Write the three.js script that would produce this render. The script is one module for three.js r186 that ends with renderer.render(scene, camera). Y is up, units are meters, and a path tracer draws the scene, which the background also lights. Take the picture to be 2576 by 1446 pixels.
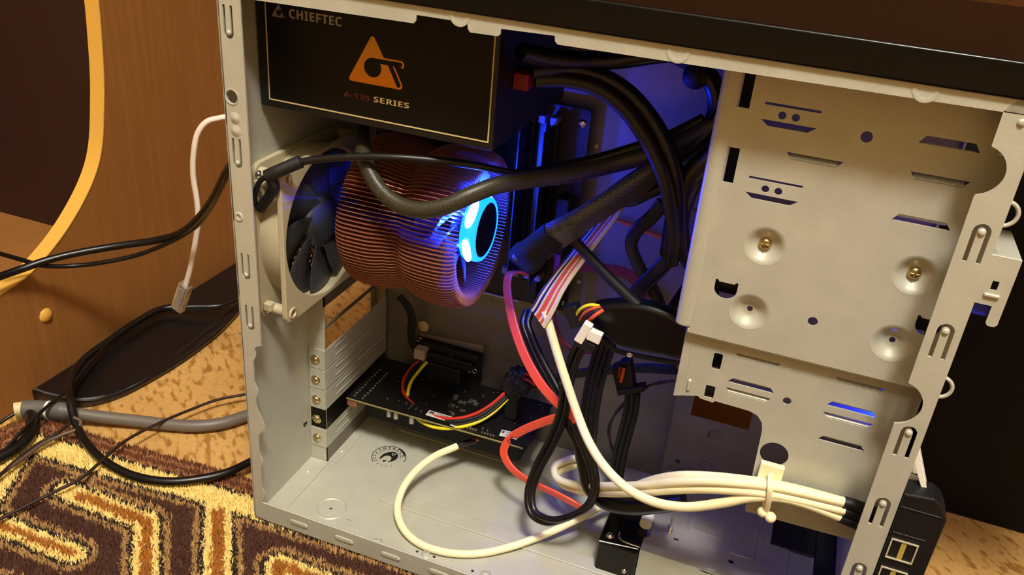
import * as THREE from 'three';
import { RoundedBoxGeometry } from 'three/addons/geometries/RoundedBoxGeometry.js';
import { mergeGeometries } from 'three/addons/utils/BufferGeometryUtils.js';
import { ImprovedNoise } from 'three/addons/math/ImprovedNoise.js';

// ───────────────────────── camera, lamp, exposure ─────────────────────────
const scene = new THREE.Scene();
const camera = new THREE.PerspectiveCamera(36.5726, 2576 / 1446, 0.01, 20);
camera.position.set(0.34805, 0.5091, 0.44633);
camera.up.set(-0.230724, 0.882316, -0.410225);
camera.lookAt(0.34805 - 0.276061, 0.5091 - 0.463634, 0.44633 - 0.841923);
const renderer = new THREE.WebGLRenderer({ antialias: true });
renderer.toneMapping = THREE.LinearToneMapping;
renderer.toneMappingExposure = 2.0;
renderer.shadowMap.enabled = true;
scene.background = new THREE.Color(0x000000);
const LAMP = { pos: [0.62, 2.2, 0.93], r: 0.15, power: 7.6, color: 0xfff9f0, glow: 5 };
const BLUE = { color: 0x0a26ff, power: 0.02 };

// ───────────────────────── helpers ─────────────────────────
let seed = 7;
const rnd = () => { seed = (seed * 16807) % 2147483647; return (seed - 1) / 2147483646; };
const rr = (a, b) => a + (b - a) * rnd();
const noise = new ImprovedNoise();
const fbm = (x, y, z = 0, o = 4) => { let s = 0, a = 0.5, f = 1; for (let i = 0; i < o; i++) { s += a * noise.noise(x * f, y * f, z + i * 7.3); a *= 0.5; f *= 2.03; } return s; };
const V = (x, y, z) => new THREE.Vector3(x, y, z);
const names = new Map();
const numbered = (n) => { const k = names.get(n) || 0; names.set(n, k + 1); return k ? n + '_' + String(k).padStart(3, '0') : n; };
const originOf = new Map();
function tag(o, label, category, group, kind) {
  if (label) o.userData.label = label;
  if (category) o.userData.category = category;
  if (group) o.userData.group = group;
  if (kind) o.userData.kind = kind;
  return o;
}
function thing(name, label, category, [x, y, z] = [0, 0, 0], group) {
  const t = new THREE.Group(); t.name = numbered(name); t.position.set(x, y, z); scene.add(t);
  originOf.set(t, [x, y, z]);
  return tag(t, label, category, group);
}
// a part of a thing: geometry is given in room coordinates and moved to the thing's own origin
function part(p, name, geo, m, label) {
  const o = originOf.get(p) || [0, 0, 0];
  const g = geo.clone(); g.translate(-o[0], -o[1], -o[2]);
  const q = new THREE.Mesh(g, m); q.name = name; p.add(q); originOf.set(q, o);
  if (label) q.userData.label = label;
  return q;
}
// a part that shares its geometry with others like it
function inst(p, name, geo, m, [x, y, z], rot) {
  const o = originOf.get(p) || [0, 0, 0];
  const q = new THREE.Mesh(geo, m); q.name = name; q.position.set(x - o[0], y - o[1], z - o[2]);
  if (rot) q.rotation.set(...rot);
  p.add(q); return q;
}
function solo(name, geo, m, label, category, group) {
  geo.computeBoundingBox(); const b = geo.boundingBox, c = b.getCenter(V(0, 0, 0));
  const g = geo.clone(); g.translate(-c.x, -b.min.y, -c.z);
  const q = new THREE.Mesh(g, m); q.name = numbered(name); q.position.set(c.x, b.min.y, c.z); scene.add(q);
  return tag(q, label, category, group);
}
function struct(name, geo, m, parent) {
  const q = new THREE.Mesh(geo, m); q.name = name; (parent || scene).add(q);
  if (!parent) q.userData.kind = 'structure';
  return q;
}
const mg = (list) => mergeGeometries(list.map((g) => { const h = g.index ? g.toNonIndexed() : g.clone(); for (const k of Object.keys(h.attributes)) if (!['position', 'normal', 'uv'].includes(k)) h.deleteAttribute(k); return h; }));
function boxUV(g) { // uv in metres from the dominant axis
  const h = g.index ? g.toNonIndexed() : g; h.computeVertexNormals();
  const p = h.attributes.position, n = h.attributes.normal, uv = new Float32Array(p.count * 2);
  for (let i = 0; i < p.count; i++) {
    const ax = Math.abs(n.getX(i)), ay = Math.abs(n.getY(i)), az = Math.abs(n.getZ(i));
    const [a, b] = ax > ay && ax > az ? [p.getZ(i), p.getY(i)] : ay > az ? [p.getX(i), p.getZ(i)] : [p.getX(i), p.getY(i)];
    uv[2 * i] = a; uv[2 * i + 1] = b;
  }
  h.setAttribute('uv', new THREE.BufferAttribute(uv, 2)); return h;
}
const box = (x0, x1, y0, y1, z0, z1, r = 0.0006) => {
  const s = [x1 - x0, y1 - y0, z1 - z0], rad = Math.min(r, Math.min(...s) * 0.45);
  const g = rad > 1e-5 ? new RoundedBoxGeometry(...s, 2, rad) : new THREE.BoxGeometry(...s);
  g.translate((x0 + x1) / 2, (y0 + y1) / 2, (z0 + z1) / 2); return g;
};
function shape(pts, holes = []) {
  const s = new THREE.Shape(pts.map(([a, b]) => new THREE.Vector2(a, b)));
  for (const h of holes) s.holes.push(h instanceof THREE.Path ? h : new THREE.Path(h.map(([a, b]) => new THREE.Vector2(a, b))));
  return s;
}
const rect = (a0, a1, b0, b1) => [[a0, b0], [a1, b0], [a1, b1], [a0, b1]];
function rrect(a0, a1, b0, b1, r, n = 5) {
  const o = [], c = [[a1 - r, b0 + r, -90], [a1 - r, b1 - r, 0], [a0 + r, b1 - r, 90], [a0 + r, b0 + r, 180]];
  for (const [x, y, s] of c) for (let i = 0; i <= n; i++) { const t = (s + (90 * i) / n) * Math.PI / 180; o.push([x + r * Math.cos(t), y + r * Math.sin(t)]); }
  return o;
}
const circ = (x, y, r, n = 28, ry = r) => Array.from({ length: n }, (_, i) => [x + r * Math.cos(i / n * 2 * Math.PI), y + ry * Math.sin(i / n * 2 * Math.PI)]);
function ext(s, d, bevel = 0) {
  return new THREE.ExtrudeGeometry(s, bevel ? { depth: d - 2 * bevel, bevelEnabled: true, bevelThickness: bevel, bevelSize: bevel, bevelOffset: -bevel, bevelSegments: 2, curveSegments: 12 } : { depth: d, bevelEnabled: false, curveSegments: 16 }).translate(0, 0, bevel || 0);
}
const plateZ = (s, z0, d, bv) => ext(s, d, bv).translate(0, 0, z0);                                   // shape (x, y), from z0 towards the viewer
const plateX = (s, x0, d, bv) => ext(s, d, bv).rotateY(Math.PI / 2).translate(x0, 0, 0);              // shape (-z, y)
const plateY = (s, y0, d, bv) => ext(s, d, bv).rotateX(-Math.PI / 2).translate(0, y0, 0);             // shape (x, -z)
const cyl = (axis, x, y, z, r, l, n = 24, r2 = r) => {  // starts at (x,y,z), runs +axis for l
  const g = new THREE.CylinderGeometry(r2, r, l, n); g.translate(0, l / 2, 0);
  if (axis === 'x') g.rotateZ(-Math.PI / 2); if (axis === 'z') g.rotateX(Math.PI / 2);
  return g.translate(x, y, z);
};
const lathe = (axis, pts, x, y, z, n = 28) => {          // pts [radius, along]
  const g = new THREE.LatheGeometry(pts.map(([a, b]) => new THREE.Vector2(a, b)), n);
  if (axis === 'x') g.rotateZ(-Math.PI / 2); if (axis === 'z') g.rotateX(Math.PI / 2);
  return g.translate(x, y, z);
};
const ringProf = (r, n = 10, r2 = r) => circ(0, 0, r, n, r2);
function flatProf(w, h, n = 4) { // stadium
  const o = [], r = h / 2, a = w / 2 - r;
  for (let i = 0; i <= n; i++) { const t = -Math.PI / 2 + Math.PI * i / n; o.push([a + r * Math.cos(t), r * Math.sin(t)]); }
  for (let i = 0; i <= n; i++) { const t = Math.PI / 2 + Math.PI * i / n; o.push([-a + r * Math.cos(t), r * Math.sin(t)]); }
  return o;
}
const wireProf = (k, r) => { // k round wires side by side
  const o = [], top = [], n = 6;
  for (let j = 0; j < k; j++) for (let i = 0; i <= n; i++) { const t = Math.PI - Math.PI * i / n; top.push([(j - (k - 1) / 2) * 2 * r * 0.96 + r * Math.cos(t), r * Math.sin(t)]); }
  for (const q of top) o.push([q[0], q[1]]);
  for (let i = top.length - 1; i >= 0; i--) o.push([top[i][0], -top[i][1]]);
  return o.reverse();
};
// sweep a profile along points; width = direction (or list of directions) that the profile's first axis follows
function sweep(P, prof, width, { seg, scale, tw = 1 } = {}) {
  const curve = new THREE.CatmullRomCurve3(P.map((p) => V(...p)), false, 'centripetal');
  const N = seg || Math.max(12, P.length * 8), L = curve.getLength();
  const pos = [], uv = [], idx = [], M = prof.length;
  let per = 0; for (let j = 0; j < M; j++) per += Math.hypot(prof[(j + 1) % M][0] - prof[j][0], prof[(j + 1) % M][1] - prof[j][1]);
  let W = null, acc = 0, prev = null;
  const rows = [];
  for (let i = 0; i <= N; i++) {
    const t = i / N, c = curve.getPoint(t), T = curve.getTangent(t).normalize();
    if (prev) acc += c.distanceTo(prev); prev = c;
    let w;
    if (width) {
      if (Array.isArray(width[0])) { const f = t * (width.length - 1), k = Math.min(width.length - 2, Math.floor(f)); w = V(...width[k]).lerp(V(...width[k + 1]), f - k); } else w = V(...width);
    } else w = W || (Math.abs(T.y) < 0.9 ? V(0, 1, 0) : V(1, 0, 0));
    w = w.clone().addScaledVector(T, -w.dot(T)); if (w.lengthSq() < 1e-8) w = W || V(1, 0, 0); w.normalize(); W = w;
    const B = T.clone().cross(w), sc = scale ? scale(t) : 1;
    const row = [];
    let pa = 0;
    for (let j = 0; j <= M; j++) {
      const q = prof[j % M]; row.push(c.clone().addScaledVector(w, q[0] * sc * (tw)).addScaledVector(B, q[1] * sc));
      const r = row[j]; pos.push(r.x, r.y, r.z); uv.push(pa / per, acc / per);
      const q2 = prof[(j + 1) % M]; pa += Math.hypot(q2[0] - q[0], q2[1] - q[1]);
    }
    rows.push(row);
  }
  for (let i = 0; i < N; i++) for (let j = 0; j < M; j++) { const a = i * (M + 1) + j, b = a + M + 1; idx.push(a, a + 1, b, b, a + 1, b + 1); }
  for (const [i, flip] of [[0, true], [N, false]]) {
    const base = pos.length / 3, c = curve.getPoint(i / N); pos.push(c.x, c.y, c.z); uv.push(0.5, 0.5);
    for (let j = 0; j < M; j++) { const r = rows[i][j]; pos.push(r.x, r.y, r.z); uv.push(0.5, 0.5); }
    for (let j = 0; j < M; j++) { const a = base + 1 + j, b = base + 1 + (j + 1) % M; flip ? idx.push(base, b, a) : idx.push(base, a, b); }
  }
  const g = new THREE.BufferGeometry(); g.setAttribute('position', new THREE.Float32BufferAttribute(pos, 3)); g.setAttribute('uv', new THREE.Float32BufferAttribute(uv, 2)); g.setIndex(idx); g.computeVertexNormals();
  // weld the seam's normals
  const n = g.attributes.normal;
  for (let i = 0; i <= N; i++) { const a = i * (M + 1), b = a + M, v = V(n.getX(a) + n.getX(b), n.getY(a) + n.getY(b), n.getZ(a) + n.getZ(b)).normalize(); n.setXYZ(a, v.x, v.y, v.z); n.setXYZ(b, v.x, v.y, v.z); }
  return g;
}
const VIEW = [-0.276, -0.4636, -0.8419];

// ───────────────────────── materials ─────────────────────────
function dtex(w, h, fn, { srgb = true, rep = [1, 1] } = {}) {
  const d = new Uint8Array(w * h * 4);
  for (let y = 0; y < h; y++) for (let x = 0; x < w; x++) { const c = fn(x / w, y / h, x, y), i = (y * w + x) * 4; d[i] = Math.max(0, Math.min(255, c[0])); d[i + 1] = Math.max(0, Math.min(255, c[1])); d[i + 2] = Math.max(0, Math.min(255, c[2])); d[i + 3] = 255; }
  const t = new THREE.DataTexture(d, w, h, THREE.RGBAFormat); t.wrapS = t.wrapT = THREE.RepeatWrapping; t.magFilter = THREE.LinearFilter; t.minFilter = THREE.LinearMipmapLinearFilter; t.generateMipmaps = true;
  if (srgb) t.colorSpace = THREE.SRGBColorSpace; t.repeat.set(...rep); t.needsUpdate = true; return t;
}
const mat = (color, rough, o = {}) => new THREE.MeshPhysicalMaterial({ color, roughness: rough, ...o });
const speck = dtex(256, 256, (u, v) => { const a = 128 + 50 * fbm(u * 60, v * 60, 2, 3) + 50 * (rnd() - 0.5); return [a, a, a]; }, { srgb: false, rep: [12, 12] });
const steelTex = dtex(512, 512, (u, v) => { const a = 236 + 16 * fbm(u * 9, v * 9, 5, 4) + 10 * fbm(u * 120, v * 120, 1, 2); return [a, a, a]; }, { rep: [5, 5] });
const M = {
  steel: mat(0xc9c7b5, 0.42, { metalness: 0.15, map: steelTex, bumpMap: speck, bumpScale: 0.00002 }),
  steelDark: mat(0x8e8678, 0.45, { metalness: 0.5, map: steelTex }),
  chrome: mat(0xd8d4c8, 0.18, { metalness: 1 }),
  brass: mat(0xc9b88a, 0.25, { metalness: 1 }),
  glossBlack: mat(0x080707, 0.22, { specularIntensity: 0.5 }),
  paintBlack: mat(0x0a0a0b, 0.5),
  plasticBlack: mat(0x0d0c0e, 0.5),
  satinBlack: mat(0x08080a, 0.3),
  cable: mat(0x0c0a0b, 0.34),
  cableMatte: mat(0x100e0d, 0.6),
  cableGrey: mat(0x6a6258, 0.45),
  cream: mat(0xf3eabc, 0.5),
  creamDim: mat(0xd8c690, 0.5),
  tieWhite: mat(0xf2e8b8, 0.4),
  white: mat(0xf3efe2, 0.4),
  phone: mat(0xe9d9cc, 0.5),
  red: mat(0xee5236, 0.38),
  darkRed: mat(0x7a1420, 0.45),
  orange: mat(0xd8541a, 0.45), yellow: mat(0xe6d81e, 0.45), redWire: mat(0xc42a1c, 0.45), brown: mat(0x3a241a, 0.5), navy: mat(0x14164a, 0.45), ivory: mat(0xdcc888, 0.45),
  copper: mat(0xae6f54, 0.4, { metalness: 0.5 }),
  fanFrame: mat(0xb9ad8d, 0.5),
  fanGrey: mat(0x3c3e42, 0.45),
  pcb: mat(0x0d0c0a, 0.4), pcbEdge: mat(0x9a8f55, 0.6), pcbGreen: mat(0x16180f, 0.5),
  solder: mat(0xd9d6cc, 0.35, { metalness: 0.9 }), label: mat(0xc9c3b6, 0.6), gold: mat(0xb08a4a, 0.35, { metalness: 0.9 }),
  chip: mat(0x121214, 0.35), slotBlue: mat(0x16171e, 0.4),
  latch: mat(0x77777c, 0.4),
  hubDisc: mat(0x05060f, 0.35),
  glowRing: new THREE.MeshStandardMaterial({ color: 0x0a2a6a, emissive: 0x0a5cff, emissiveIntensity: 3.2, roughness: 0.4 }),
  glowSpot: new THREE.MeshStandardMaterial({ color: 0x9fd8ff, emissive: 0x8fd8ff, emissiveIntensity: 7, roughness: 0.4 }),
  blade: mat(0xb4b2ae, 0.4, { transmission: 0.25, thickness: 0 }),
  clear: mat(0xf4efe2, 0.12, { transmission: 0.85, thickness: 0.002, ior: 1.5 }),
  shrink: mat(0x2b2622, 0.2, { transmission: 0.35, thickness: 0 }),
  darkPlastic: mat(0x16161a, 0.4),
  bluePlastic: mat(0x1426c8, 0.4),
  silver: mat(0xb9b6b2, 0.34, { metalness: 0.45, map: steelTex }),
  blackSteel: mat(0x17150f, 0.28, { metalness: 0.6 }),
  bag: mat(0x0b0a0c, 0.32, { clearcoat: 0.35, clearcoatRoughness: 0.3 }),
};
const braid = (a, b, rep, rough = 0.4, pw = 2) => {
  const t = dtex(64, 64, (u, v) => { const p = (u + v) * 4 % 1, q = ((u - v) * 4 + 8) % 1, over = (Math.floor((u + v) * 4) + Math.floor((u - v) * 4 + 8)) % 2; const s = over ? Math.sin(p * Math.PI) : Math.sin(q * Math.PI); const k = Math.pow(Math.max(0, s), pw) * (0.55 + 0.45 * rnd()); return [a[0] + (b[0] - a[0]) * k, a[1] + (b[1] - a[1]) * k, a[2] + (b[2] - a[2]) * k]; }, { rep });
  return mat(0xffffff, rough, { map: t, bumpMap: t, bumpScale: 0.0003 });
};
M.braidFine = braid([6, 5, 4], [120, 110, 80], [6, 6]);
M.braidGlint = braid([4, 4, 4], [200, 194, 170], [9, 7], 0.3, 4);  // pale thread colour paints in the glints on the wide sleeve
M.braidOlive = braid([9, 7, 4], [62, 48, 20], [3, 4]);
M.braidDark = braid([7, 6, 6], [34, 30, 26], [3, 4]);
function woodTex(c0, c1, sd) {
  return dtex(1024, 1024, (u, v) => {
    const w = fbm(u * 5, v * 0.8, sd, 3) * 0.6, g = fbm(u * 70 + w * 6, v * 3, sd + 3, 4), f = fbm(u * 320, v * 14, sd + 9, 2);
    let k = 0.5 + 0.55 * g + 0.3 * w + 0.22 * f; k = Math.max(0, Math.min(1, k));
    return [c0[0] + (c1[0] - c0[0]) * k, c0[1] + (c1[1] - c0[1]) * k, c0[2] + (c1[2] - c0[2]) * k];
  }, { rep: [2.2, 2.2] });
}
const woodA = woodTex([132, 86, 40], [164, 110, 56], 1), woodB = woodTex([86, 44, 22], [120, 64, 32], 4);
M.wood = mat(0xffffff, 0.42, { map: woodA });
M.woodDark = mat(0xffffff, 0.45, { map: woodB });
M.edgeBand = mat(0xdca848, 0.4);
M.lino = mat(0xffffff, 0.5, { map: dtex(2048, 2048, (u, v) => {
  const x = u * 2, y = v * 2, a = fbm(x * 9, y * 9, 1, 3);
  const b = fbm((x + y) * 42 + a, (x - y) * 110, 4, 3) , c = fbm(x * 230, y * 230, 8, 2);
  let k = Math.max(0, Math.min(1, (b + 0.3 * a - 0.06) * 5)); const d = 12 * c + 22 * a;
  return [198 - 46 * k + d, 153 - 46 * k + d, 88 - 42 * k + d * 0.8];
}, { rep: [0.5, 0.5] }) });
M.wall = mat(0x97875e, 0.9, { map: dtex(256, 256, (u, v) => { const a = 232 + 26 * fbm(u * 30, v * 30, 3, 4); return [a, a, a]; }, { rep: [1, 1] }) });
M.ceiling = mat(0xcfcac0, 0.95);
M.lampGlass = new THREE.MeshStandardMaterial({ color: 0xfff4dc, emissive: LAMP.color, emissiveIntensity: LAMP.glow, roughness: 0.4 });

// ───────────────────────── the room ─────────────────────────
const FY = -0.012;
struct('floor', boxUV(box(-1.9, 2.1, FY - 0.1, FY, -0.95, 2.3, 0)), M.lino);
struct('wall_back', boxUV(box(-2.0, 2.2, FY - 0.1, 2.5, -1.05, -0.95, 0)), M.wall);
struct('wall_front', boxUV(box(-2.0, 2.2, FY - 0.1, 2.5, 2.3, 2.4, 0)), M.wall);
struct('wall_left', boxUV(box(-2.0, -1.9, FY - 0.1, 2.5, -0.95, 2.3, 0)), M.wall);
struct('wall_right', boxUV(box(2.1, 2.2, FY - 0.1, 2.5, -0.95, 2.3, 0)), M.wall);
struct('ceiling', box(-2.0, 2.2, 2.5, 2.6, -1.05, 2.4, 0), M.ceiling);
{
  const [x, y, z] = LAMP.pos;
  const t = thing('ceiling_lamp', 'round frosted globe lamp hanging under the ceiling in front of the desk', 'lamp', [x, y, z]);
  part(t, 'globe', new THREE.SphereGeometry(LAMP.r, 32, 20).translate(x, y, z), M.lampGlass);
  part(t, 'stem', cyl('y', x, y + LAMP.r - 0.01, z, 0.012, 2.5 - y - LAMP.r + 0.01, 16), M.chrome);
  const l = new THREE.PointLight(LAMP.color, LAMP.power, 0, 2); l.castShadow = true; l.shadow.radius = LAMP.r / 0.02; t.add(l);
}

// ───────────────────────── desk ─────────────────────────
{
  const t = thing('desk', 'orange-brown wooden desk with a curved side panel edged in yellow banding', 'desk', [-0.293, FY, -0.4]);
  const spl = new THREE.CatmullRomCurve3([[-0.16, 0.09], [-0.06, 0.1], [0.0398, 0.1098], [0.0751, 0.1165], [0.1282, 0.1462], [0.1713, 0.192], [0.189, 0.2513], [0.1965, 0.31], [0.199, 0.36], [0.195, 0.5], [0.19, 0.73]].map(([a, b]) => V(a, b, 0)), false, 'centripetal').getPoints(90).map((p) => [p.x, p.y]);
  const sidePts = [[-0.16, FY], ...spl, [0.68, 0.73], [0.68, FY]].reverse();
  part(t, 'side_panel', boxUV(plateX(shape(sidePts), -0.3, 0.015)), M.wood);
  const off = spl.map(([a, b], i) => { const q = spl[Math.min(i + 1, spl.length - 1)], p = spl[Math.max(i - 1, 0)], dx = q[0] - p[0], dy = q[1] - p[1], l = Math.hypot(dx, dy); return [a - dy / l * 0.0012, b + dx / l * 0.0012]; });
  part(t, 'edge_band', plateX(shape([...spl, ...off.reverse()].reverse()), -0.3006, 0.0162), M.edgeBand, 'yellow edge banding along the curved panel');
  part(t, 'screw_cap', lathe('x', [[0, 0.0035], [0.004, 0.003], [0.0066, 0.0012], [0.0072, 0]], -0.285, 0.0684, -0.0813, 24), M.edgeBand, 'round yellow screw cover cap');
  part(t, 'desk_top', boxUV(box(-1.25, 1.4, 0.73, 0.756, -0.7, -0.16, 0.002)), M.wood);
  part(t, 'back_panel', boxUV(box(-0.2995, 1.0, FY, 0.73, -0.445, -0.43, 0)), M.wood);
  part(t, 'plinth', boxUV(box(0.16, 1.0, FY, 0.05, -0.43, -0.32, 0.001)), M.wood);
  part(t, 'inner_panel', boxUV(box(-0.64, -0.622, FY, 0.73, -0.68, -0.03, 0)), M.woodDark);
  part(t, 'shelf_back_shade', box(-0.622, -0.3005, 0.046, 0.73, -0.285, -0.27, 0), mat(0x2c140c, 0.55));  // added panel; its very dark brown paints in the shade behind the shelf
  part(t, 'bottom_shelf', boxUV(box(-0.622, -0.3005, 0.03, 0.046, -0.27, 0.02, 0.001)), M.wood);
  part(t, 'inner_panel', boxUV(box(1.0, 1.018, FY, 0.73, -0.68, -0.19, 0)), M.wood);
}
{
  const g = plateZ(shape(rrect(0.44, 0.82, FY, 0.385, 0.006)), -0.3, 0.018, 0.003);
  solo('side_cover', boxUV(g), mat(0x060505, 0.7, { specularIntensity: 0.4 }), 'matte black flat panel standing upright on the floor behind the right end of the computer', 'panel');
}
// black lying sleeve along the desk side
{
  const pts = [[-0.284, 0.05], [-0.272, 0.051], [-0.238, 0.062], [-0.22, 0.085], [-0.211, 0.12], [-0.206, 0.175], [-0.209, 0.237], [-0.222, 0.3], [-0.24, 0.39], [-0.284, 0.405]];
  const s = new THREE.Shape(); s.moveTo(...pts[0]); s.lineTo(...pts[1]); s.splineThru(pts.slice(2, 9).map((p) => new THREE.Vector2(...p))); s.lineTo(...pts[9]); s.closePath();
  const g = new THREE.ExtrudeGeometry(s, { depth: 0.001, bevelEnabled: true, bevelThickness: 0.0035, bevelSize: 0.004, bevelOffset: -0.004, bevelSegments: 4, curveSegments: 30 });
  g.translate(0, 0, 0.004).rotateX(-Math.PI / 2).translate(0, FY, 0);
  const p = g.attributes.position;
  for (let i = 0; i < p.count; i++) { const x = p.getX(i), z = p.getZ(i), y = p.getY(i); if (y > FY + 0.004) p.setY(i, y + 0.008 * Math.max(0, Math.min(1, (-0.215 - x) / 0.07)) + 0.002 * fbm(x * 30, z * 30, 3, 2)); }
  g.computeVertexNormals();
  solo('document_sleeve', g, M.bag, 'long glossy black flat sleeve lying on the floor along the wooden desk side', 'sleeve');
}

// ───────────────────────── rug ─────────────────────────
const RUG = [
  { p: [[-0.2, 0.08], [-0.2345, 0.0045], [-0.13, -0.0012], [-0.06, -0.0075], [0.7, -0.05]], w: 0.0112 },
  { p: [[-0.158, 0.0385], [-0.074, 0.0395], [-0.03, 0.092], [0.06, 0.2]], w: 0.0095, c: 0.0042, cut: 0.012 },
  { p: [[-0.036, 0.0], [0.012, 0.064], [0.11, 0.195]], w: 0.0105, c: 0.005, cut: 0.004 },
  { p: [[-0.4, 0.088], [-0.098, 0.09]], w: 0.0085, c: 0.0032, cut: 0.01 },
  { p: [[-0.4, 0.14], [-0.075, 0.14], [0.0, 0.24]], w: 0.0095, c: 0.004, cut: 0.01 },
  { p: [[0.3, 0.036], [0.044, 0.034], [0.1, 0.106], [0.18, 0.2]], w: 0.0095, c: 0.0042, cut: 0.012 },
];
const segD = (x, z, a, b) => { const dx = b[0] - a[0], dz = b[1] - a[1], t = Math.max(0, Math.min(1, ((x - a[0]) * dx + (z - a[1]) * dz) / (dx * dx + dz * dz))); return [Math.hypot(x - a[0] - t * dx, z - a[1] - t * dz), t]; };
function rugColour(x, z) { // returns [colour name, is inside the rug]
  let best = 1, core = false, inRug = true;
  for (const r of RUG) for (let i = 0; i + 1 < r.p.length; i++) {
    const [d, t] = segD(x, z, r.p[i], r.p[i + 1]); const e = d - r.w;
    if (e < best) { best = e; }
    if (r.c && d < r.c && !(i === 0 && t * Math.hypot(r.p[1][0] - r.p[0][0], r.p[1][1] - r.p[0][1]) < r.cut) && !(i === r.p.length - 2 && t === 1)) core = true;
  }
  const q = RUG[0].p, e0 = Math.min(segD(x, z, q[1], q[2])[0], segD(x, z, q[2], q[3])[0], segD(x, z, q[3], q[4])[0]), e1 = segD(x, z, q[0], q[1]);
  const mid = x < -0.13 ? 0.0045 - (x + 0.2345) * 0.0545 : x < -0.06 ? -0.0012 - (x + 0.13) * 0.09 : -0.0075 - (x + 0.06) * 0.056;
  const outer = z < mid || x < -0.2345 + 0.457 * (z - 0.0045);
  if (outer) {
    const d = Math.max(0, Math.min(e0, z > 0 ? e1[0] : 1) - RUG[0].w);
    if (d > 0.021) inRug = false;
    if (best >= 0) return [d < 0.0028 ? 'black' : d < 0.0066 ? 'tan2' : d < 0.012 ? 'brown2' : d < 0.016 ? 'tan2' : 'brown2', inRug];
  }
  if (core) return ['core', true];
  if (best < 0) return ['yellow', true];
  return [best < 0.0034 ? 'black' : best < 0.0082 ? 'tan' : 'brown', true];
}
const RUGC = { yellow: [0xf6de8e, 0xf1d47e], core: [0xb06f22, 0xa4641c], black: [0x38241a, 0x2c1c16], tan: [0xb48c54, 0xaa824c], brown: [0x553020, 0x4c2a1c], tan2: [0xa87048, 0x9c663e], brown2: [0x74401f, 0x66381c] };
{
  const t = thing('patterned_rug', 'shaggy rug with a yellow, brown and black zigzag key pattern on the floor', 'rug', [0, FY, 0.2]);
  const back = [[-0.262, 0.031], [0.75, 0.034], [0.75, -0.9], [-0.2, -0.9], [-0.2, -0.2]];
  const tex = dtex(1024, 1024, (u, v) => { const x = -0.3 + u * 1.1, z = -0.1 + v * 1.1; const [k] = rugColour(x + 0.002 * (rnd() - 0.5), z + 0.002 * (rnd() - 0.5)); const c = RUGC[k][rnd() > 0.5 ? 1 : 0], f = 0.8 + 0.2 * rnd(); return [(c >> 16) * f, ((c >> 8) & 255) * f, (c & 255) * f]; });
  const g = plateY(shape(back.slice().reverse()), FY, 0.005); const p = g.attributes.position, uv = g.attributes.uv;
  for (let i = 0; i < p.count; i++) uv.setXY(i, (p.getX(i) + 0.3) / 1.1, (p.getZ(i) + 0.1) / 1.1);
  part(t, 'backing', g, mat(0xffffff, 0.95, { map: tex }));
  // pile
  const bl = new THREE.ConeGeometry(0.00125, 0.0064, 5, 2); bl.translate(0, 0.0032, 0);
  const bp = bl.attributes.position; for (let i = 0; i < bp.count; i++) { const h = bp.getY(i) / 0.0064; bp.setX(i, bp.getX(i) + 0.0014 * h * h); bp.setZ(i, bp.getZ(i) * 1.2); } bl.computeVertexNormals();
  const list = [];
  for (let x = -0.285; x < 0.34; x += 0.00142) for (let z = -0.04; z < 0.17; z += 0.00142) {
    const px = x + rr(-0.0009, 0.0009), pz = z + rr(-0.0009, 0.0009);
    if (px > 0.004 && pz < -0.006) continue;
    const [k, ok] = rugColour(px + rr(-0.0012, 0.0012), pz + rr(-0.0012, 0.0012)); if (!ok) continue;
    list.push([px, pz, k]);
  }
  const im = new THREE.InstancedMesh(bl, mat(0xffffff, 0.9), list.length); im.name = 'pile'; im.userData.kind = 'stuff';
  const m4 = new THREE.Matrix4(), q = new THREE.Quaternion(), e = new THREE.Euler(), c = new THREE.Color();
  list.forEach(([x, z, k], i) => {
    e.set(rr(-0.35, 0.35), rr(0, 6.28), rr(-0.35, 0.35)); q.setFromEuler(e); const s = rr(0.8, 1.15) * (z < -0.013 ? 0.75 : 1);
    m4.compose(V(x, FY + 0.004 - FY, z - 0.2).setY(0.0052), q, V(s * 1.1, s * (Math.abs(x) < 0.005 && z < 0.004 ? 0.8 : 1), s * 1.1)); im.setMatrixAt(i, m4);
    c.setHex(RUGC[k][rnd() > 0.5 ? 1 : 0]); const f = rr(0.93, 1.06); c.multiplyScalar(f); im.setColorAt(i, c);
  });
  t.add(im);
}

// ───────────────────────── the computer case ─────────────────────────
const W = 0.197, D = 0.446, H = 0.42;
const pc = thing('computer_case', 'open beige steel tower computer case without its side cover, standing on the rug edge', 'computer case', [0.223, FY, -0.1]);
const P = (n, g, m, l) => part(pc, n, g, m, l);
function uslot(x, yb, dir, leg = 0.016, ro = 0.0041, ri = 0.0021) { // dir 1: round end up
  const o = []; const n = 8;
  o.push([x - ro, yb - dir * leg]);
  for (let i = 0; i <= n; i++) { const t = Math.PI - Math.PI * i / n; o.push([x + ro * Math.cos(t), yb + dir * ro * Math.sin(t)]); }
  o.push([x + ro, yb - dir * leg], [x + ri, yb - dir * leg]);
  for (let i = 0; i <= n; i++) { const t = Math.PI * i / n; o.push([x + ri * Math.cos(t), yb + dir * ri * Math.sin(t)]); }
  o.push([x - ri, yb - dir * leg]);
  return o;
}
const bump = (x, y, z, r, sz = 0.6) => new THREE.SphereGeometry(r, 14, 10).scale(1, 1, sz).translate(x, y, z);
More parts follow.
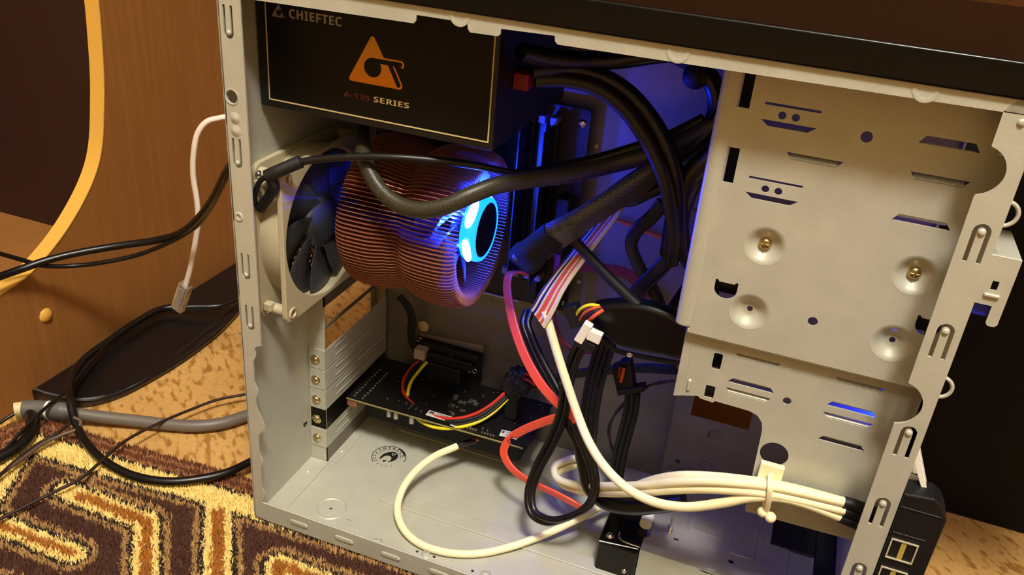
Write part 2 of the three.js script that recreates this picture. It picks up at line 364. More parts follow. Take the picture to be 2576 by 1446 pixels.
{ // rear strip with scalloped lower half
  const inner = [];
  for (let i = 0; i <= 60; i++) { const y = 0.004 + 0.1575 * i / 60; const k = (y - 0.018) / 0.0165; let b = Math.max(0, Math.sin(k * Math.PI)) ** 2 * 0.0028; const d = Math.exp(-(((y - 0.0975) / 0.009) ** 2)) * 0.0048; inner.push([0.0086 + b + d, y]); }
  const pts = [[0, 0], [0.0085, 0], ...inner, [0.0105, 0.1625], [0.0125, 0.1655], [0.0166, 0.167], [0.0166, 0.436], [0, 0.436]];
  const ys = [0.387, 0.304, 0.2223, 0.1816], xs = [0.0072, 0.0072, 0.0078, 0.0083];
  const holes = ys.map((y, i) => uslot(xs[i], y, -1, 0.0165, 0.0035, 0.0017));
  holes.push(circ(0.0062, 0.3475, 0.0042));
  const g = [plateZ(shape(pts, holes), -0.0012, 0.0012)];
  ys.forEach((y, i) => g.push(bump(xs[i], y + 0.0002, 0.0002, 0.0016)));
  g.push(lathe('z', [[0.0012, 0.0002], [0.0022, 0.0011], [0.0034, 0.0005], [0.0036, 0]], 0.0052, 0.2656, -0.0001));
  for (const y of [0.334, 0.3255]) g.push(lathe('z', [[0, 0.0014], [0.0012, 0.0012], [0.0026, 0.0006], [0.0044, 0]], 0.0075, y, -0.0001));
  // rolled outer edge
  g.push(cyl('y', 0.0006, 0, -0.0008, 0.0008, 0.42, 10));
  P('rear_strip', mg(g), M.steel);
  P('strip_hole', lathe('z', [[0.0042, 0], [0.0049, 0.0004], [0.0053, 0]], 0.0062, 0.3475, 0.0001), M.steel);
}
{ // rear wall of the case
  const g = plateX(shape(rect(0, W, 0, H), [circ(0.079, 0.2364, 0.0555, 40), rect(0.0855, 0.19, 0.012, 0.158)]), 0.0004, 0.001);
  P('rear_panel', g, M.steel);
  // grille behind the fan
  const holes = []; const a = 0.0046;
  for (let i = -14; i <= 14; i++) for (let j = -14; j <= 14; j++) { const x = i * a + (j & 1 ? a / 2 : 0), y = j * a * 0.866; if (Math.hypot(x, y) < 0.0525) holes.push(circ(0.079 + x, 0.2364 + y, 0.0018, 6)); }
  P('fan_grille', plateX(shape(circ(0.079, 0.2364, 0.056, 40), holes), 0.0003, 0.0008), M.paintBlack);
  // shelf that carries the slot screws
  P('slot_shelf', plateZ(shape(rect(0.0012, 0.0172, 0.0006, 0.168)), -0.0845, 0.001), M.steel);
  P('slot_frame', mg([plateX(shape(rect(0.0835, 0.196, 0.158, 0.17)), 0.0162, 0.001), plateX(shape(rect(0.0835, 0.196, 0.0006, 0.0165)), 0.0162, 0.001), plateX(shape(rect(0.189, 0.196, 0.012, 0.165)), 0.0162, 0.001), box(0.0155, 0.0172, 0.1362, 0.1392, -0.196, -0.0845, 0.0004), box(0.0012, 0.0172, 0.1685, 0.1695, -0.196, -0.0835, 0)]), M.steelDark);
  const brk = mg([plateX(shape(rrect(-0.0093, 0.0093, -0.0093, 0.0093, 0.0005).map(([a2, b]) => [0.0845 + (a2 + 0.0093) / 0.0186 * 0.107, b])), 0.0164, 0.0009), plateZ(shape(rrect(0.002, 0.0173, -0.0096, 0.0096, 0.001)), -0.0836, 0.0009), box(0.0171, 0.0178, -0.0042, -0.0032, -0.178, -0.1, 0.0003), box(0.0171, 0.0178, 0.004, 0.005, -0.178, -0.1, 0.0003)]);
  const screw = mg([lathe('z', [[0, 0.0022], [0.0012, 0.0022], [0.0024, 0.0017], [0.0032, 0.0005], [0.0032, 0]], 0, 0, 0, 20), box(-0.0018, 0.0018, -0.0003, 0.0003, 0.0018, 0.0026, 0.0001), lathe('z', [[0.0044, 0], [0.0044, 0.0005], [0.003, 0.0006]], 0, 0, 0, 20)]);
  for (const n of [0, 1, 2, 4]) inst(pc, 'slot_cover', brk, M.steel, [0, 0.1073 - 0.02032 * n, 0]);
  for (const n of [0, 1, 2, 3, 4]) inst(pc, 'screw', screw, M.brass, [0.0082, 0.1062 - 0.02032 * n, -0.0827]);
}
{ // floor of the case
  const g = plateY(shape(rect(0.001, D, 0, W), [rect(0.0684, 0.0728, 0.0279, 0.0287), circ(0.0508, 0.0335, 0.0012, 12), circ(0.1365, 0.0205, 0.0013, 12), circ(0.151, 0.0212, 0.0013, 12), circ(0.184, 0.0205, 0.0013, 12)]), -0.0005, 0.001);
  P('bottom_panel', g, M.steel);
  P('floor_bead', mg([plateY(shape(rrect(0.079, 0.40, 0.0585, 0.0735, 0.007)), 0.0003, 0.0018, 0.0007), plateY(shape(rrect(0.0485, 0.33, 0.1525, 0.1665, 0.006)), 0.0003, 0.0012, 0.0006)]), M.steel);
  P('round_emboss', lathe('y', [[0.0106, 0.0004], [0.0112, 0.0011], [0.012, 0.0014], [0.0128, 0.0011], [0.0134, 0.0004]], 0.0508, 0, -0.0335, 48), M.steel);
  P('rear_flange', plateY(shape(rrect(0.001, 0.0192, 0.004, 0.083, 0.001)), 0.0005, 0.0009), M.steel);
  P('rear_flange', plateY(shape(rrect(0.0172, 0.0262, 0.0845, 0.19, 0.003)), 0.0005, 0.0009), M.steel);
  for (const [x, z] of [[0.009, -0.0647], [0.0212, -0.1016]]) inst(pc, 'rivet', lathe('y', [[0, 0.0012], [0.001, 0.001], [0.0016, 0.0004], [0.0021, 0]], 0, 0, 0, 16), M.steel, [x, 0.0013, z]);
  for (const [x, z] of [[0.1441, -0.0205], [0.1946, -0.0216], [0.103, -0.0165]]) { inst(pc, 'stand_off', lathe('y', [[0.0011, 0.0002], [0.0014, 0.0026], [0.0019, 0.003], [0.0024, 0.0024], [0.0036, 0.0004], [0.0046, 0]], 0, 0, 0, 20), M.steel, [x, 0.0005, z]); }
  // bottom rail
  const r = [plateZ(shape([[0.0086, 0], [0.429, 0], [0.429, 0.0172], [0.0086, 0.0172]]), -0.001, 0.0011), cyl('x', 0.0086, 0.0166, -0.0008, 0.0009, 0.4204, 10)];
  for (let i = 0; i < 9; i++) { const x0 = 0.0335 + i * 0.0408; const c = new THREE.CapsuleGeometry(0.0027, 0.0115, 6, 12).rotateZ(Math.PI / 2).scale(1, 1, 0.3); c.translate(x0 + 0.0085, 0.0082, 0.0001); r.push(c, bump(x0 + 0.0155, 0.0085, 0.0005, 0.0011)); }
  P('bottom_rail', mg(r), M.steel);
  for (const [x, z] of [[0.05, -0.06], [0.05, -0.17], [0.4, -0.06], [0.4, -0.17]]) inst(pc, 'foot', cyl('y', 0, 0, 0, 0.01, 0.0118, 20), M.plasticBlack, [x, FY, z]);
}
{ // top rail, roof
  const pts = [[0.0166, 0.436], [0.0166, 0.4088], [0.1305, 0.4104], [0.1318, 0.4118], [0.1322, 0.4152], [0.1625, 0.4153], [0.1632, 0.412], [0.1645, 0.4105], [0.1805, 0.4108], [0.182, 0.412], [0.1822, 0.415], [0.2125, 0.4158], [0.213, 0.413], [0.2145, 0.4116], [0.46, 0.414], [0.46, 0.436]];
  P('top_rail', mg([plateZ(shape(pts), -0.0012, 0.0012), lathe('z', [[0, -0.0006], [0.003, -0.0003], [0.0045, 0.00015], [0.006, 0]], 0.278, 0.4178, 0.0002), lathe('z', [[0, -0.0006], [0.003, -0.0003], [0.0045, 0.00015], [0.006, 0]], 0.395, 0.418, 0.0002), lathe('z', [[0, -0.0006], [0.003, -0.0003], [0.0045, 0.00015], [0.006, 0]], 0.158, 0.4185, 0.0002)]), M.steel);
  P('roof_panel', box(0.001, 0.46, 0.4335, 0.435, -W, 0, 0), M.steel);
  P('roof_cover', box(-0.002, 0.62, 0.4203, 0.4372, -0.2, 0.0022, 0.0016), M.glossBlack, 'glossy black painted roof cover with a bright front edge');
}
{ // motherboard tray
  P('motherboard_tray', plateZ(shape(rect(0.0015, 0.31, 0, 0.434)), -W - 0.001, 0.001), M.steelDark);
  for (const [x, y] of [[0.196, 0.2963], [0.2215, 0.2481], [0.2773, 0.2602], [0.2772, 0.2154], [0.1959, 0.1764], [0.2805, 0.28]]) inst(pc, 'rivet', lathe('z', [[0, 0.0012], [0.0012, 0.001], [0.0018, 0.0004], [0.002, 0]], 0, 0, 0, 16), M.label, [x, y, -0.1958]);
  P('tray_patch', plateZ(shape([[0.0515, 0.0843], [0.1152, 0.0889], [0.1165, 0.0596], [0.0492, 0.0539]]), -0.1962, 0.0006), mat(0xa08c80, 0.7), 'pale rectangular patch on the tray');
  P('tray_tab', lathe('z', [[0, 0.0012], [0.005, 0.001], [0.0056, 0]], 0.054, 0.0925, -0.1958), M.creamDim);
}
{ // front strip
  const arc = (cx, cy, r, a0, a1, n = 14) => Array.from({ length: n + 1 }, (_, i) => { const t = (a0 + (a1 - a0) * i / n) * Math.PI / 180; return [cx + r * Math.cos(t), cy + r * Math.sin(t)]; });
  const pts = [[0.4294, 0], [0.446, 0], [0.446, 0.42], [0.4335, 0.42], [0.4294, 0.4145], [0.4294, 0.3975], ...arc(0.4268, 0.3852, 0.0124, 76, -76), [0.4294, 0.372], [0.4294, 0.265], ...arc(0.4265, 0.2515, 0.0136, 76, -76), [0.4294, 0.2382]];
  const ys = [0.4105, 0.3556, 0.2996, 0.2346, 0.1838, 0.1329, 0.082, 0.034];
  const g = [plateZ(shape(pts, ys.map((y) => uslot(0.4381, y, 1, 0.0165, 0.0042, 0.002))), -0.0012, 0.0012)];
  ys.forEach((y) => g.push(bump(0.4381, y - 0.0002, 0.0002, 0.0019)));
  P('front_strip', mg(g), M.steel);
  P('front_panel', mg([box(0.4445, 0.446, 0, 0.12, -W, -0.001, 0), box(0.4445, 0.446, 0.2, 0.25, -W, -0.001, 0), box(0.4445, 0.446, 0.40, 0.434, -W, -0.001, 0), box(0.4445, 0.446, 0.12, 0.4, -0.03, -0.001, 0), box(0.4445, 0.446, 0.12, 0.4, -W, -0.17, 0)]), M.steel);
  for (const y of [0.3655, 0.265]) P('hook', new THREE.TorusGeometry(0.0062, 0.0011, 10, 20, Math.PI).rotateZ(-Math.PI / 2).translate(0.4452, y, -0.004), M.steel);
  P('front_clip', mg([plateZ(shape([[0.4462, 0.3148], [0.4562, 0.3148], [0.4562, 0.305], [0.4575, 0.3035], [0.4605, 0.3035], [0.4618, 0.305], [0.4618, 0.3418], [0.4462, 0.3418]], [rect(0.4525, 0.4556, 0.3235, 0.3285)]), -0.0102, 0.001), box(0.4462, 0.4618, 0.3408, 0.342, -0.05, -0.0098, 0.0004), box(0.4505, 0.458, 0.3195, 0.3215, -0.01, -0.0078, 0.0008)]), M.steel);
  P('clip_slider', box(0.4466, 0.4565, 0.3068, 0.3142, -0.024, -0.0125, 0.0008), M.bluePlastic, 'blue plastic slider under the front clip');
  P('bezel_catch', mg([plateZ(shape([[0.446, 0.2215], [0.4482, 0.2185], [0.4588, 0.1915], [0.446, 0.1895]].reverse()), -0.03, 0.002, 0.0003), plateZ(shape([[0.446, 0.222], [0.4485, 0.219], [0.4605, 0.192], [0.4585, 0.1905], [0.4465, 0.213]]), -0.022, 0.014, 0.0004), plateZ(shape([[0.446, 0.194], [0.4575, 0.1925], [0.4575, 0.189], [0.446, 0.189]]), -0.024, 0.014, 0.0004), plateZ(shape([[0.4535, 0.19], [0.456, 0.2], [0.459, 0.19]]), -0.0145, 0.0025, 0.0003)]), M.white, 'white plastic bezel catch');
}
{ // drive cage: upper panel
  const Z = -0.027;
  const lens = (x0, x1, y0, y1, c = 0.003) => [[x0, y1], [x0 + c, y0], [x1 - c, y0], [x1, y1]];
  const lensU = (x0, x1, y0, y1, c = 0.003) => [[x0, y0], [x1, y0], [x1 - c, y1], [x0 + c, y1]];
  const dim = [[0.3402, 0.3135, 1], [0.4198, 0.315, 1], [0.3402, 0.2708, 0], [0.4198, 0.2722, 0]];
  const dh = (x, y) => [[x - 0.0066, y + 0.006], [x - 0.0052, y + 0.006], [x - 0.0045, y + 0.0048], [x + 0.0045, y + 0.0048], [x + 0.0052, y + 0.006], [x + 0.0066, y + 0.006], ...Array.from({ length: 11 }, (_, i) => { const t = -Math.PI * i / 10; return [x + 0.0066 * Math.cos(t), y + 0.0005 + 0.0062 * Math.sin(t)]; })].reverse();
  const slots = [lens(0.340, 0.3692, 0.3655, 0.3692), lensU(0.4015, 0.4305, 0.3862, 0.3905), lens(0.402, 0.4308, 0.3672, 0.371), lensU(0.4, 0.4292, 0.3435, 0.3474)];
  const holes = [rect(0.3092, 0.316, 0.3885, 0.4133), rect(0.309, 0.3158, 0.346, 0.3662), ...slots, circ(0.377, 0.3845, 0.003), circ(0.3758, 0.2742, 0.0028), dh(0.3243, 0.281), dh(0.4343, 0.2868), ...dim.map(([x, y]) => circ(x, y, 0.0112, 40))];
  for (const y of [0.388, 0.3465]) holes.push(rrect(0.3235, 0.3525, y + 0.0044, y + 0.0058, 0.0006), lens(0.3232, 0.352, y - 0.0068, y - 0.0036, 0.004), circ(0.3335, y, 0.0021, 16), circ(0.3405, y, 0.0021, 16));
  P('cage_panel', mg([plateZ(shape(rect(0.3082, 0.4445, 0.2478, 0.4335), holes), Z - 0.001, 0.001), cyl('x', 0.3075, 0.2486, Z - 0.003, 0.003, 0.137, 12)]), M.steel);
  for (const [x, y, s] of dim) {
    P('dimple', lathe('z', [[0.0017, -0.0046], [0.0036, -0.0046], [0.0048, -0.0042], [0.0066, -0.003], [0.0088, -0.001], [0.0104, -0.0001], [0.0118, 0.0001]], x, y, Z, 44), M.steel);
    if (s) P('screw', mg([lathe('z', [[0, 0.0019], [0.0022, 0.0017], [0.0034, 0.0008], [0.0037, -0.0016]], x, y, Z - 0.0036, 26), box(x - 0.0024, x + 0.0024, y - 0.0004, y + 0.0004, Z - 0.0027, Z - 0.0015, 0.0001), box(x - 0.0004, x + 0.0004, y - 0.0024, y + 0.0024, Z - 0.0027, Z - 0.0015, 0.0001)]), M.brass, 'cross-head brass screw in a dimple');
  }
  const tabs = [];
  for (const [x0, x1, y, up] of [[0.342, 0.367, 0.3655, 1], [0.4035, 0.4285, 0.3865, -1], [0.404, 0.4288, 0.3672, 1], [0.402, 0.427, 0.3472, -1]]) { const g = box(x0, x1, -0.0005, 0.0005, -0.004, 0, 0.0003); g.rotateX(up * 0.55); g.translate(0, y + up * 0.0003, Z - 0.0006); tabs.push(g); }
  P('lance_tab', mg(tabs), M.steel);
  const roll = cyl('y', 0, 0.2525, 0, 1, 0.162, 20); roll.scale(0.0056, 1, 0.0042); roll.translate(0.3046, 0, Z - 0.0028);
  P('rolled_edge', mg([roll, box(0.2992, 0.3085, 0.2525, 0.4145, Z - 0.02, Z - 0.004, 0.0005), new THREE.SphereGeometry(1, 16, 8).scale(0.0056, 0.002, 0.0042).translate(0.3046, 0.2525, Z - 0.0028)]), M.steel);
  // lower panel
  const z2 = -0.0325;
  const pts = [[0.3065, 0.2505], [0.3065, 0.197], [0.3215, 0.2015], [0.3235, 0.2], [0.3315, 0.1995], [0.3325, 0.201], [0.354, 0.2005], [0.3595, 0.1988], [0.3632, 0.1945], [0.3645, 0.189], [0.3667, 0.126], [0.3675, 0.1235], [0.4445, 0.126], [0.4445, 0.2505]].reverse();
  const lh = [rrect(0.3258, 0.3312, 0.2238, 0.2352, 0.001), rect(0.3252, 0.331, 0.2022, 0.2112), lens(0.338, 0.3652, 0.2352, 0.2386), lensU(0.337, 0.3658, 0.2172, 0.2208), lens(0.3368, 0.365, 0.2098, 0.2132), lens(0.397, 0.4252, 0.2358, 0.2395), lensU(0.3962, 0.425, 0.2188, 0.2226), lens(0.3958, 0.4248, 0.2102, 0.214), lensU(0.397, 0.425, 0.1935, 0.1972), circ(0.3742, 0.2145, 0.0026), circ(0.3752, 0.1738, 0.0088, 30), rect(0.4345, 0.442, 0.246, 0.25)];
  P('cage_panel', plateZ(shape(pts, lh), z2 - 0.001, 0.001), M.steel);
  const t2 = [];
  for (const [x0, x1, y, up] of [[0.3395, 0.3635, 0.2352, 1], [0.3385, 0.364, 0.2207, -1], [0.338, 0.363, 0.2098, 1], [0.3985, 0.4235, 0.2358, 1], [0.398, 0.4235, 0.2225, -1], [0.3975, 0.423, 0.2102, 1], [0.3985, 0.4235, 0.1971, -1]]) { const g = box(x0, x1, -0.0005, 0.0005, -0.004, 0, 0.0003); g.rotateX(up * 0.55); g.translate(0, y + up * 0.0003, z2 - 0.0006); t2.push(g); }
  P('lance_tab', mg(t2), M.steel);
  for (const [x0, x1, y0, y1] of [[0.39, 0.443, 0.2085, 0.2165], [0.392, 0.443, 0.2335, 0.2395], [0.334, 0.372, 0.2085, 0.2145]]) P('slide_rail', box(x0, x1, y0, y1, -0.0425, -0.0375, 0.0006), M.label, 'grey plastic slide rail behind the cage slits');
  for (const [x0, x1, y0, y1] of [[0.322, 0.3325, 0.2005, 0.2135], [0.4275, 0.4425, 0.246, 0.262], [0.427, 0.443, 0.279, 0.296], [0.316, 0.333, 0.274, 0.29]]) P('slide_catch', box(x0, x1, y0, y1, -0.0425, -0.0375, 0.0006), M.darkPlastic, 'dark plastic catch behind a cage cutout');
  P('cage_flange', mg([box(0.3062, 0.3072, 0.197, 0.2505, -0.06, z2 - 0.0005, 0.0003), box(0.3118, 0.3126, 0.199, 0.249, z2 - 0.0006, z2 + 0.0003, 0.0002), new THREE.CapsuleGeometry(0.0014, 0.006, 6, 10).translate(0.3147, 0.2078, z2)]), M.steel);
  P('lower_bend', plateZ(shape([[0.3667, 0.1262], [0.4445, 0.1288], [0.4445, 0.1268], [0.3675, 0.1242]].reverse()), -0.06, 0.028), M.steel);
  P('added_blocker', box(0.306, 0.3195, 0.255, 0.42, -0.058, -0.056, 0.0005), M.paintBlack, 'black plate added inside the drive cage to keep its holes dark');  // two added plates block the blue bounce so the holes stay black
  P('added_blocker', box(0.318, 0.336, 0.216, 0.24, -0.05, -0.048, 0.0005), M.paintBlack, 'black plate added inside the drive cage to keep its holes dark');
  // far side of the cage
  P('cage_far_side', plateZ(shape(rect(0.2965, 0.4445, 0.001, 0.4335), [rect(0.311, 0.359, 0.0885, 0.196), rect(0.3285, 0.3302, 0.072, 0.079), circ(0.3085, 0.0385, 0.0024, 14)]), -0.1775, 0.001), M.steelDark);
  for (const [x, y] of [[0.3341, 0.0745], [0.3326, 0.0409]]) P('dimple', lathe('z', [[0, -0.0025], [0.003, -0.002], [0.0062, 0.0002], [0.0072, 0]], x, y, -0.1763, 24), M.steelDark);
}
{ // front socket box at the foot of the front strip
  const t = thing('front_port_box', 'black plastic socket box with two double ports at the lower front edge of the case', 'port box', [0.459, 0.0006, -0.012]);
  part(t, 'housing', plateZ(shape([[0.4466, 0.02], [0.4712, 0.02], [0.4718, 0.1855], [0.4668, 0.1945], [0.462, 0.1975], [0.4466, 0.1955]].reverse(), [rect(0.4482, 0.4632, 0.1488, 0.1635), rect(0.4482, 0.4632, 0.1268, 0.1415)].map((h) => h)), -0.0145, 0.0163, 0.001), M.plasticBlack);
  part(t, 'ridge', mg([box(0.4468, 0.4688, 0.1862, 0.1872, 0.001, 0.0024, 0.0004), box(0.4475, 0.4655, 0.1672, 0.1684, 0.001, 0.0024, 0.0004)]), M.plasticBlack);
  for (const y of [0.1488, 0.1268]) {
    const s = part(t, 'port_shell', mg([plateZ(shape(rect(0.4482, 0.4632, y, y + 0.0147), [rect(0.449, 0.4624, y + 0.0008, y + 0.0139)]), -0.014, 0.0166), box(0.4488, 0.4626, y + 0.0005, y + 0.0142, -0.0145, -0.0135, 0)]), mat(0xd2caae, 0.35, { metalness: 0.3 }));
    part(s, 'tongue', box(0.4542, 0.4572, y + 0.0008, y + 0.0139, -0.013, 0.0021, 0.0003), mat(0xb09a48, 0.4), 'yellow divider between two port openings');
    part(s, 'opening', mg([box(0.4492, 0.4541, y + 0.001, y + 0.0137, -0.0134, -0.004, 0), box(0.4573, 0.4622, y + 0.001, y + 0.0137, -0.0134, -0.004, 0)]), M.plasticBlack);
  }
}
{ // round printed emblem on the floor of the case
  const c = document.createElement('canvas'); c.width = c.height = 512; const k = c.getContext('2d');
  k.fillStyle = '#000'; k.fillRect(0, 0, 512, 512); k.translate(256, 256); k.strokeStyle = k.fillStyle = '#fff'; k.lineWidth = 10;
  k.beginPath(); k.arc(0, 0, 240, Math.PI * 0.86, Math.PI * 2.16); k.stroke();
  k.lineWidth = 26; k.beginPath(); k.arc(0, 0, 226, -0.9, -0.1); k.stroke();
  k.lineWidth = 6; k.beginPath(); k.arc(0, 0, 165, Math.PI * 1.1, Math.PI * 2.1); k.stroke();
  k.font = 'bold 62px sans-serif'; k.textAlign = 'center'; k.textBaseline = 'middle';
  const put = (ch, deg, r = 203, al = 1) => { k.save(); k.globalAlpha = al; k.rotate(deg * Math.PI / 180); k.translate(0, -r); k.fillText(ch, 0, 0); k.restore(); };
  [...'TOTAL'].forEach((ch, i) => put(ch, -38 + i * 20)); put('C', 64); put('O', 86); put('•', -62); put('I', -82); put('I', -98); put('I', -114); put('F', -134, 203, 0.5); put('P', -152, 203, 0.35); put('U', -170, 203, 0.35); put('P', 172, 203, 0.25); put('■', 158, 203, 0.8);
  k.beginPath(); k.moveTo(-130, 40); k.bezierCurveTo(-120, -40, -40, -120, 60, -110); k.bezierCurveTo(150, -90, 150, 20, 90, 70); k.bezierCurveTo(60, 100, 20, 120, -20, 110); k.bezierCurveTo(30, 90, 50, 40, 30, 0); k.bezierCurveTo(-10, -50, -70, -30, -110, 40); k.closePath(); k.fill();
  k.beginPath(); k.moveTo(-90, 70); k.lineTo(-20, 70); k.lineTo(-70, 118); k.closePath(); k.fill();
  k.fillStyle = '#000'; k.beginPath(); k.moveTo(40, -90); k.lineTo(110, -50); k.lineTo(50, -20); k.closePath(); k.fill(); k.fillStyle = '#fff'; k.beginPath(); k.moveTo(56, -66); k.lineTo(86, -50); k.lineTo(58, -36); k.closePath(); k.fill();
  const tx = new THREE.CanvasTexture(c);
  const g = new THREE.PlaneGeometry(0.0325, 0.0325).rotateX(-Math.PI / 2).rotateY(0.46).translate(0.0625, 0.00075, -0.1136);
  P('printed_emblem', g, mat(0x14130e, 0.6, { alphaMap: tx, transparent: true, depthWrite: false }), 'round black printed emblem on the case floor');
}

// ───────────────────────── power supply ─────────────────────────
{
  const t = thing('power_supply', 'black power supply box with an orange triangle logo at the top left of the case', 'power supply', [0.088, 0.333, -0.11]);
  part(t, 'housing', box(0.0025, 0.1695, 0.3335, 0.4165, -0.18, -0.0346, 0.0012), M.paintBlack);
  const wpx = 2040, mm = 13, c = document.createElement('canvas'); c.width = wpx; c.height = 1000; const k = c.getContext('2d');
  const X = (x) => x * mm, Y = (y) => 1000 - y * mm;   // millimetres from the lower left corner
  k.fillStyle = '#0d0b0a'; k.fillRect(0, 0, wpx, 1000);
  k.strokeStyle = '#d8c88a'; k.lineWidth = 13; k.strokeRect(X(0.6), Y(76), X(156), 76 * mm - X(0.7));
  const poly = (pts, f) => { k.fillStyle = f; k.beginPath(); pts.forEach(([x, y], i) => i ? k.lineTo(X(x), Y(y)) : k.moveTo(X(x), Y(y))); k.closePath(); k.fill(); };
  const rounded = (pts, r, f) => { k.fillStyle = f; k.beginPath(); const n = pts.length; for (let i = 0; i < n; i++) { const p = pts[i], q = pts[(i + 1) % n], o = pts[(i + n - 1) % n]; const mx = (o[0] + p[0]) / 2, my = (o[1] + p[1]) / 2; if (!i) k.moveTo(X(mx), Y(my)); k.arcTo(X(p[0]), Y(p[1]), X(q[0]), Y(q[1]), r * mm); } k.closePath(); k.fill(); };
  const gr = k.createLinearGradient(0, Y(52), 0, Y(23)); gr.addColorStop(0, '#dba02c'); gr.addColorStop(1, '#ea8a26');
  rounded([[76.8, 54.4], [59.2, 23.0], [98.9, 23.0], [84.4, 41.2]], 1.6, gr);
  poly([[76.8, 40.6], [96.2, 40.6], [98, 38.2], [96.2, 36], [91.8, 36], [97.9, 24.6], [92, 24], [84, 38]], gr);
  k.lineCap = 'round'; k.lineJoin = 'round'; k.strokeStyle = gr; k.lineWidth = 5.0 * mm;
  k.beginPath(); k.moveTo(X(84), Y(38.3)); k.lineTo(X(96.2), Y(38.3)); k.stroke(); k.beginPath(); k.moveTo(X(89), Y(37)); k.lineTo(X(95.2), Y(25.3)); k.stroke();
  k.fillStyle = '#0d0b0a'; k.beginPath(); k.arc(X(77), Y(33.6), 6.0 * mm, 0, 7); k.fill();
  k.strokeStyle = '#0d0b0a'; k.lineWidth = 2.9 * mm; k.beginPath(); k.moveTo(X(77), Y(38.15)); k.lineTo(X(96), Y(38.3)); k.stroke();
  k.beginPath(); k.moveTo(X(88.8), Y(37.4)); k.lineTo(X(95), Y(25.5)); k.stroke();
  poly([[91.3, 36.8], [96, 36.8], [97.4, 36.2], [97.4, 35.4], [92.4, 35.8]], '#0d0b0a');
  k.textBaseline = 'alphabetic'; k.textAlign = 'left';
  const txt = (s, x, y, h, w, f, font = 'bold') => { k.save(); k.fillStyle = f; k.font = `${font} ${Math.round(h * mm * 1.38)}px sans-serif`; const m = k.measureText(s).width; k.translate(X(x), Y(y)); k.scale(w * mm / m, 1); k.fillText(s, 0, 0); k.restore(); };
  txt('CHIEFTEC', 17.4, 55.4, 5.6, 38.4, '#aca79e');
  txt('A-135', 56.2, 12.1, 3.4, 19.2, '#74302f'); txt('SERIES', 77.4, 12.1, 3.6, 25.6, '#e6d9a6');
  rounded([[10.3, 63], [4.9, 54.6], [15.6, 54.6]], 0.5, '#8f8a82'); k.fillStyle = '#0d0b0a'; k.beginPath(); k.arc(X(10.3), Y(57.4), 1.8 * mm, 0, 7); k.fill(); k.lineWidth = 0.9 * mm; k.strokeStyle = '#0d0b0a'; k.beginPath(); k.moveTo(X(10.3), Y(58.8)); k.lineTo(X(15.5), Y(58.8)); k.stroke(); k.beginPath(); k.moveTo(X(13), Y(58.4)); k.lineTo(X(14.8), Y(54)); k.stroke();
  const tx = new THREE.CanvasTexture(c); tx.colorSpace = THREE.SRGBColorSpace; tx.anisotropy = 8;
  const g = box(0.0095, 0.1667, 0.3384, 0.4154, -0.0347, -0.0342, 0).toNonIndexed(); const p = g.attributes.position, uv = g.attributes.uv;
  for (let i = 0; i < p.count; i++) uv.setXY(i, (p.getX(i) - 0.0095) / 0.1572, (p.getY(i) - 0.3384) / 0.077);
  part(t, 'sticker', g, mat(0xffffff, 0.5, { map: tx, specularIntensity: 0.45 }), 'black printed sticker with a cream frame, orange triangle logo and lettering');
  const pl = thing('power_plug', 'dark red plug on the right end of the power supply', 'plug', [0.175, 0.367, -0.075]);
  part(pl, 'body', box(0.1696, 0.1795, 0.3665, 0.377, -0.0885, -0.0615, 0.001), mat(0x8a1820, 0.5));
  part(pl, 'pin', box(0.1795, 0.1815, 0.371, 0.3725, -0.08, -0.0785, 0.0002), M.gold);
}

